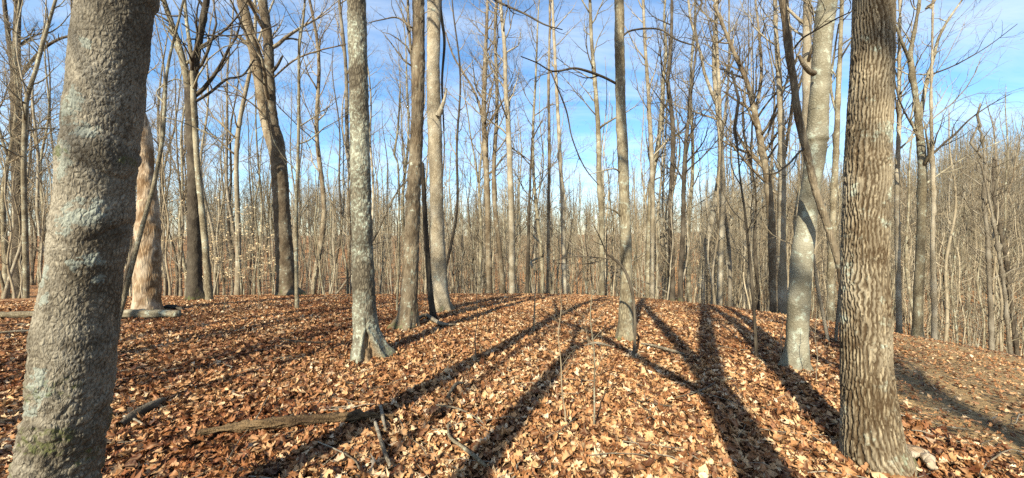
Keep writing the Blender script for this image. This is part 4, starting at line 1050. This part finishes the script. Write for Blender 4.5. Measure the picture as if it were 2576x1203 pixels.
STICKS = [
    ('pale straight stick lying below the mossy rotting log', [(944, 1085, 8), (955, 1125, 10), (968, 1165, 10), (981, 1200, 9)], 'silver'),
    ('short pale stick leaning over the right end of the mossy log', [(958, 1042, 7), (963, 1075, 9), (970, 1105, 6)], 'silver'),
    ('curved dark stick at the bottom of the photo near the middle', [(1128, 1085, 5), (1130, 1120, 7), (1160, 1148, 9), (1190, 1170, 9), (1222, 1202, 8)], 'grey'),
    ('thin grey stick resting diagonally on the mossy log', [(678, 1096, 3), (710, 1075, 4), (748, 1056, 5)], 'silver'),
    ('forked knobby stick in the sunny leaves in the middle', [(1124, 1018, 6), (1138, 1000, 9), (1150, 986, 9), (1164, 980, 5)], 'silver'),
    ('long thin bent twig just above the curved dark stick', [(1096, 1036, 4), (1140, 1044, 5), (1180, 1058, 4), (1215, 1082, 2)], 'silver'),
    ('bleached branch on the sunlit leaves right of the bowed sapling', [(1612, 876, 4), (1640, 884, 7), (1680, 896, 8), (1722, 904, 4)], 'silver'),
    ('short bleached branch left of the bowed sapling', [(1470, 880, 3), (1500, 877, 6), (1540, 884, 4)], 'silver'),
    ('dark straight twig lying in the middle right leaves', [(1566, 1010, 2), (1620, 1028, 4), (1690, 1040, 3)], 'dark'),
    ('crossing grey twigs low in the middle right leaves', [(1470, 1165, 2), (1540, 1160, 3), (1610, 1165, 3), (1650, 1178, 2)], 'silver'),
    ('pale twig lying by the broad shade stripe', [(1700, 1015, 3), (1760, 1000, 4), (1800, 975, 2)], 'silver'),
    ('thin twig reaching up out of the leaves beside the rotten branch', [(560, 1205, 2), (600, 1130, 3), (640, 1080, 3), (676, 1010, 2)], 'silver'),
    ('pale stick lying right of the leaning grey trunk', [(312, 1066, 5), (340, 1076, 5), (366, 1090, 3)], 'silver'),
    ('fine twig crossing the leaves left of the hollow trunk', [(690, 858, 2), (740, 868, 3), (800, 872, 3), (868, 868, 2)], 'dark'),
    ('pale bark strip on the bare slope at the right', [(2380, 1090, 3), (2410, 1098, 6), (2440, 1100, 3)], 'silver'),
    ('long pale stick on the leaves left of the leaning grey trunk', [(-20, 850, 4), (30, 846, 5), (90, 842, 4)], 'silver'),
    ('bent pale twig under the mossy log', [(800, 1130, 3), (850, 1155, 4), (890, 1180, 4), (905, 1204, 3)], 'silver'),
]
for k, (lb, pth, mt) in enumerate(STICKS):
    log('stick', lb, 'stick', pth, mt, sides=8, ds=.02, amp=.002, fx=40, lift=2.0, seed=20 + k)
# fine broken twigs nobody could count
T = Tubes(); g = np.random.default_rng(55)
for k in range(420):
    th = R(g.uniform(-58, 58)); r = 2.2 + 13 * g.random() ** 1.3
    x, y = r * math.sin(th), r * math.cos(th)
    if y < 1.2: continue
    L = g.uniform(.15, .7); a = g.uniform(0, 6.28)
    xs = x + np.linspace(0, L, 5) * math.cos(a) + g.normal(0, .012, 5); ys = y + np.linspace(0, L, 5) * math.sin(a) + g.normal(0, .012, 5)
    T.add(np.stack([xs, ys, ground(xs, ys) + .035 + np.abs(g.normal(0, .012, 5))], -1), np.linspace(1, .5, 5) * g.uniform(.002, .006), 4)
tag(obj('twig_litter', T.mesh('twig_litter'), M['silver']), 'fine broken twigs strewn over the leaves', kind='stuff')

# ------------------------------------------------------------------ fallen leaves
def leaf_mesh(kind, seed):
    g = np.random.default_rng(seed)
    n = 9
    t = np.linspace(0, 1, n)
    if kind == 'oak':   w = np.array([.03, .16, .12, .30, .20, .42, .26, .30, .02])
    elif kind == 'maple': w = np.array([.04, .50, .30, .62, .34, .40, .16, .12, .01])
    elif kind == 'oval': w = 0.36 * np.sin(np.pi * t ** 0.85) ** 0.8 + 0.01
    else: w = np.array([.02, .22, .18, .36, .27, .38, .24, .18, .01])
    x0 = t - 0.5
    wl = w * g.uniform(.85, 1.12, n); wr = w * g.uniform(.85, 1.12, n)
    sh = np.where(np.arange(n) % 2 == 1, 0.07, 0.0)
    mid_ = np.stack([x0, g.normal(0, .012, n), 0 * t], -1)
    L1 = np.stack([x0 + sh * .5, wl * .55, 0 * t], -1); L2 = np.stack([x0 + sh, wl, 0 * t], -1)
    R1 = np.stack([x0 + sh * .5, -wr * .55, 0 * t], -1); R2 = np.stack([x0 + sh, -wr, 0 * t], -1)
    V = np.concatenate([L2, L1, mid_, R1, R2])
    cu, be, tw = g.uniform(-1.6, 2.6), g.uniform(-1.0, 1.7), g.uniform(-1.2, 1.2)
    x, y = V[:, 0].copy(), V[:, 1].copy()
    V[:, 2] = cu * y ** 2 + be * x ** 2 + tw * x * y + 0.08 * vnoise(np.stack([x * 4, y * 4, 0 * x + seed], -1), seed) + 0.05 * np.abs(y)
    V[:, 1] *= 1 - 0.18 * abs(cu)
    q = []
    for r_ in range(4):
        for i in range(n - 1):
            q.append((r_ * n + i, r_ * n + i + 1, (r_ + 1) * n + i + 1, (r_ + 1) * n + i))
    vein = np.concatenate([0 * t, 0 * t, 0 * t + 1, 0 * t, 0 * t])
    # stalk
    k = len(V)
    V = np.vstack([V, [[-.5, .012, 0.0], [-.5, -.012, 0.0], [-.72, -.008, .03], [-.72, .008, .03]]]); q.append((k, k + 3, k + 2, k + 1))
    V[k:k + 4, 2] += be * .25 + .0
    me = mesh_np('leaf', V, q)
    put_attr(me, 'vein', np.append(vein, [0, 0, 0, 0])); me.materials.append(M['leaf'])
    return me
LEAVES = [leaf_mesh(k, 300 + i) for i, k in enumerate(['oak', 'oak', 'oak', 'maple', 'maple', 'oval', 'oval', 'lobed', 'lobed', 'oak', 'maple', 'lobed'])]
leaf_coll = bpy.data.collections.new('leaf_shapes')
for k, me in enumerate(LEAVES):
    o = bpy.data.objects.new('leaf_shape_%02d' % k, me); leaf_coll.objects.link(o)

lg = np.random.default_rng(91)
def ring(n_per, r0, r1, a0, a1):
    n = int(n_per * 0.5 * (r1 ** 2 - r0 ** 2) * R(a1 - a0))
    r = np.sqrt(r0 ** 2 + lg.random(n) * (r1 ** 2 - r0 ** 2)); a = np.radians(lg.uniform(a0, a1, n))
    return np.stack([r * np.sin(a), r * np.cos(a)], -1)
xy = np.concatenate([ring(1050, 1.0, 5.5, -66, 66), ring(640, 5.5, 11, -64, 64), ring(220, 11, 21, -62, 62), ring(120, 0.0, 4.0, 66, 294)])
sm = soil_mask(xy[:, 0], xy[:, 1])
xy = xy[lg.random(len(xy)) > sm * 0.62]
n = len(xy)
far_r = np.hypot(xy[:, 0], xy[:, 1])
lump = fbm(np.stack([xy[:, 0] * 2.2, xy[:, 1] * 2.2, 0 * far_r], -1), 3, 44)
lz = ground(xy[:, 0], xy[:, 1]) + 0.012 + lg.random(n) ** 1.5 * 0.035 + 0.02 * np.clip(lump, -.3, 1)
tilt = np.abs(lg.normal(0, .5, n)).clip(0, 1.45); ta = lg.uniform(0, 6.28, n)
rots = np.stack([tilt * np.cos(ta), tilt * np.sin(ta), lg.uniform(0, 6.28, n)], -1)
size = lg.uniform(.038, .092, n) * (1 - 0.4 * soil_mask(xy[:, 0], xy[:, 1])) * np.where(lg.random(n) < .12, 1.25, 1.0)
scl = np.stack([size, size * lg.uniform(.8, 1.1, n), size * lg.uniform(.6, 1.5, n)], -1)
pick = lg.integers(0, len(LEAVES), n)
# the 300 that show largest are leaves of their own
inview = (xy[:, 1] > 2.3) & (np.abs(xy[:, 0]) < 1.36 * xy[:, 1]) & (xy[:, 0] > -1.05 * xy[:, 1])
score = np.where(inview, size / xy[:, 1].clip(.5) * (1 + 6 * (lz - ground(xy[:, 0], xy[:, 1]))), -1)
best = np.argsort(-score)[:300]
rest_ = np.ones(n, bool); rest_[best] = False
shade_tone = np.clip(0.08 - 0.7 * fbm(np.stack([xy[:, 0] * .9, xy[:, 1] * .9, 0 * far_r + 3], -1), 3, 71) * 1.6 + 0.20 * sstep(0.5, -3.0, xy[:, 0]) - 0.45 * sstep(2.6, 0.4, np.hypot((xy[:, 0] - 1.2) / 1.5, (xy[:, 1] - 5.5) / 2.2)) + lg.normal(0, .28, n), 0, 1)  # random patches, plus shade painted towards the left and a lighter sunlit centre
P3 = np.stack([xy[:, 0], xy[:, 1], lz], -1)
gn_scatter('leaf_litter', P3[rest_], rots[rest_], scl[rest_], pick[rest_], leaf_coll, 'deep litter of curled brown and tan fallen leaves', FLOOR, shade_tone[rest_])
for i in best:
    o = bpy.data.objects.new('leaf', LEAVES[int(pick[i])]); COL.objects.link(o); o.parent = FLOOR
    o['shade_tone'] = float(shade_tone[i])
    o.location = P3[i] + np.array([0, 0, .012]); o.rotation_euler = rots[i]; o.scale = scl[i]
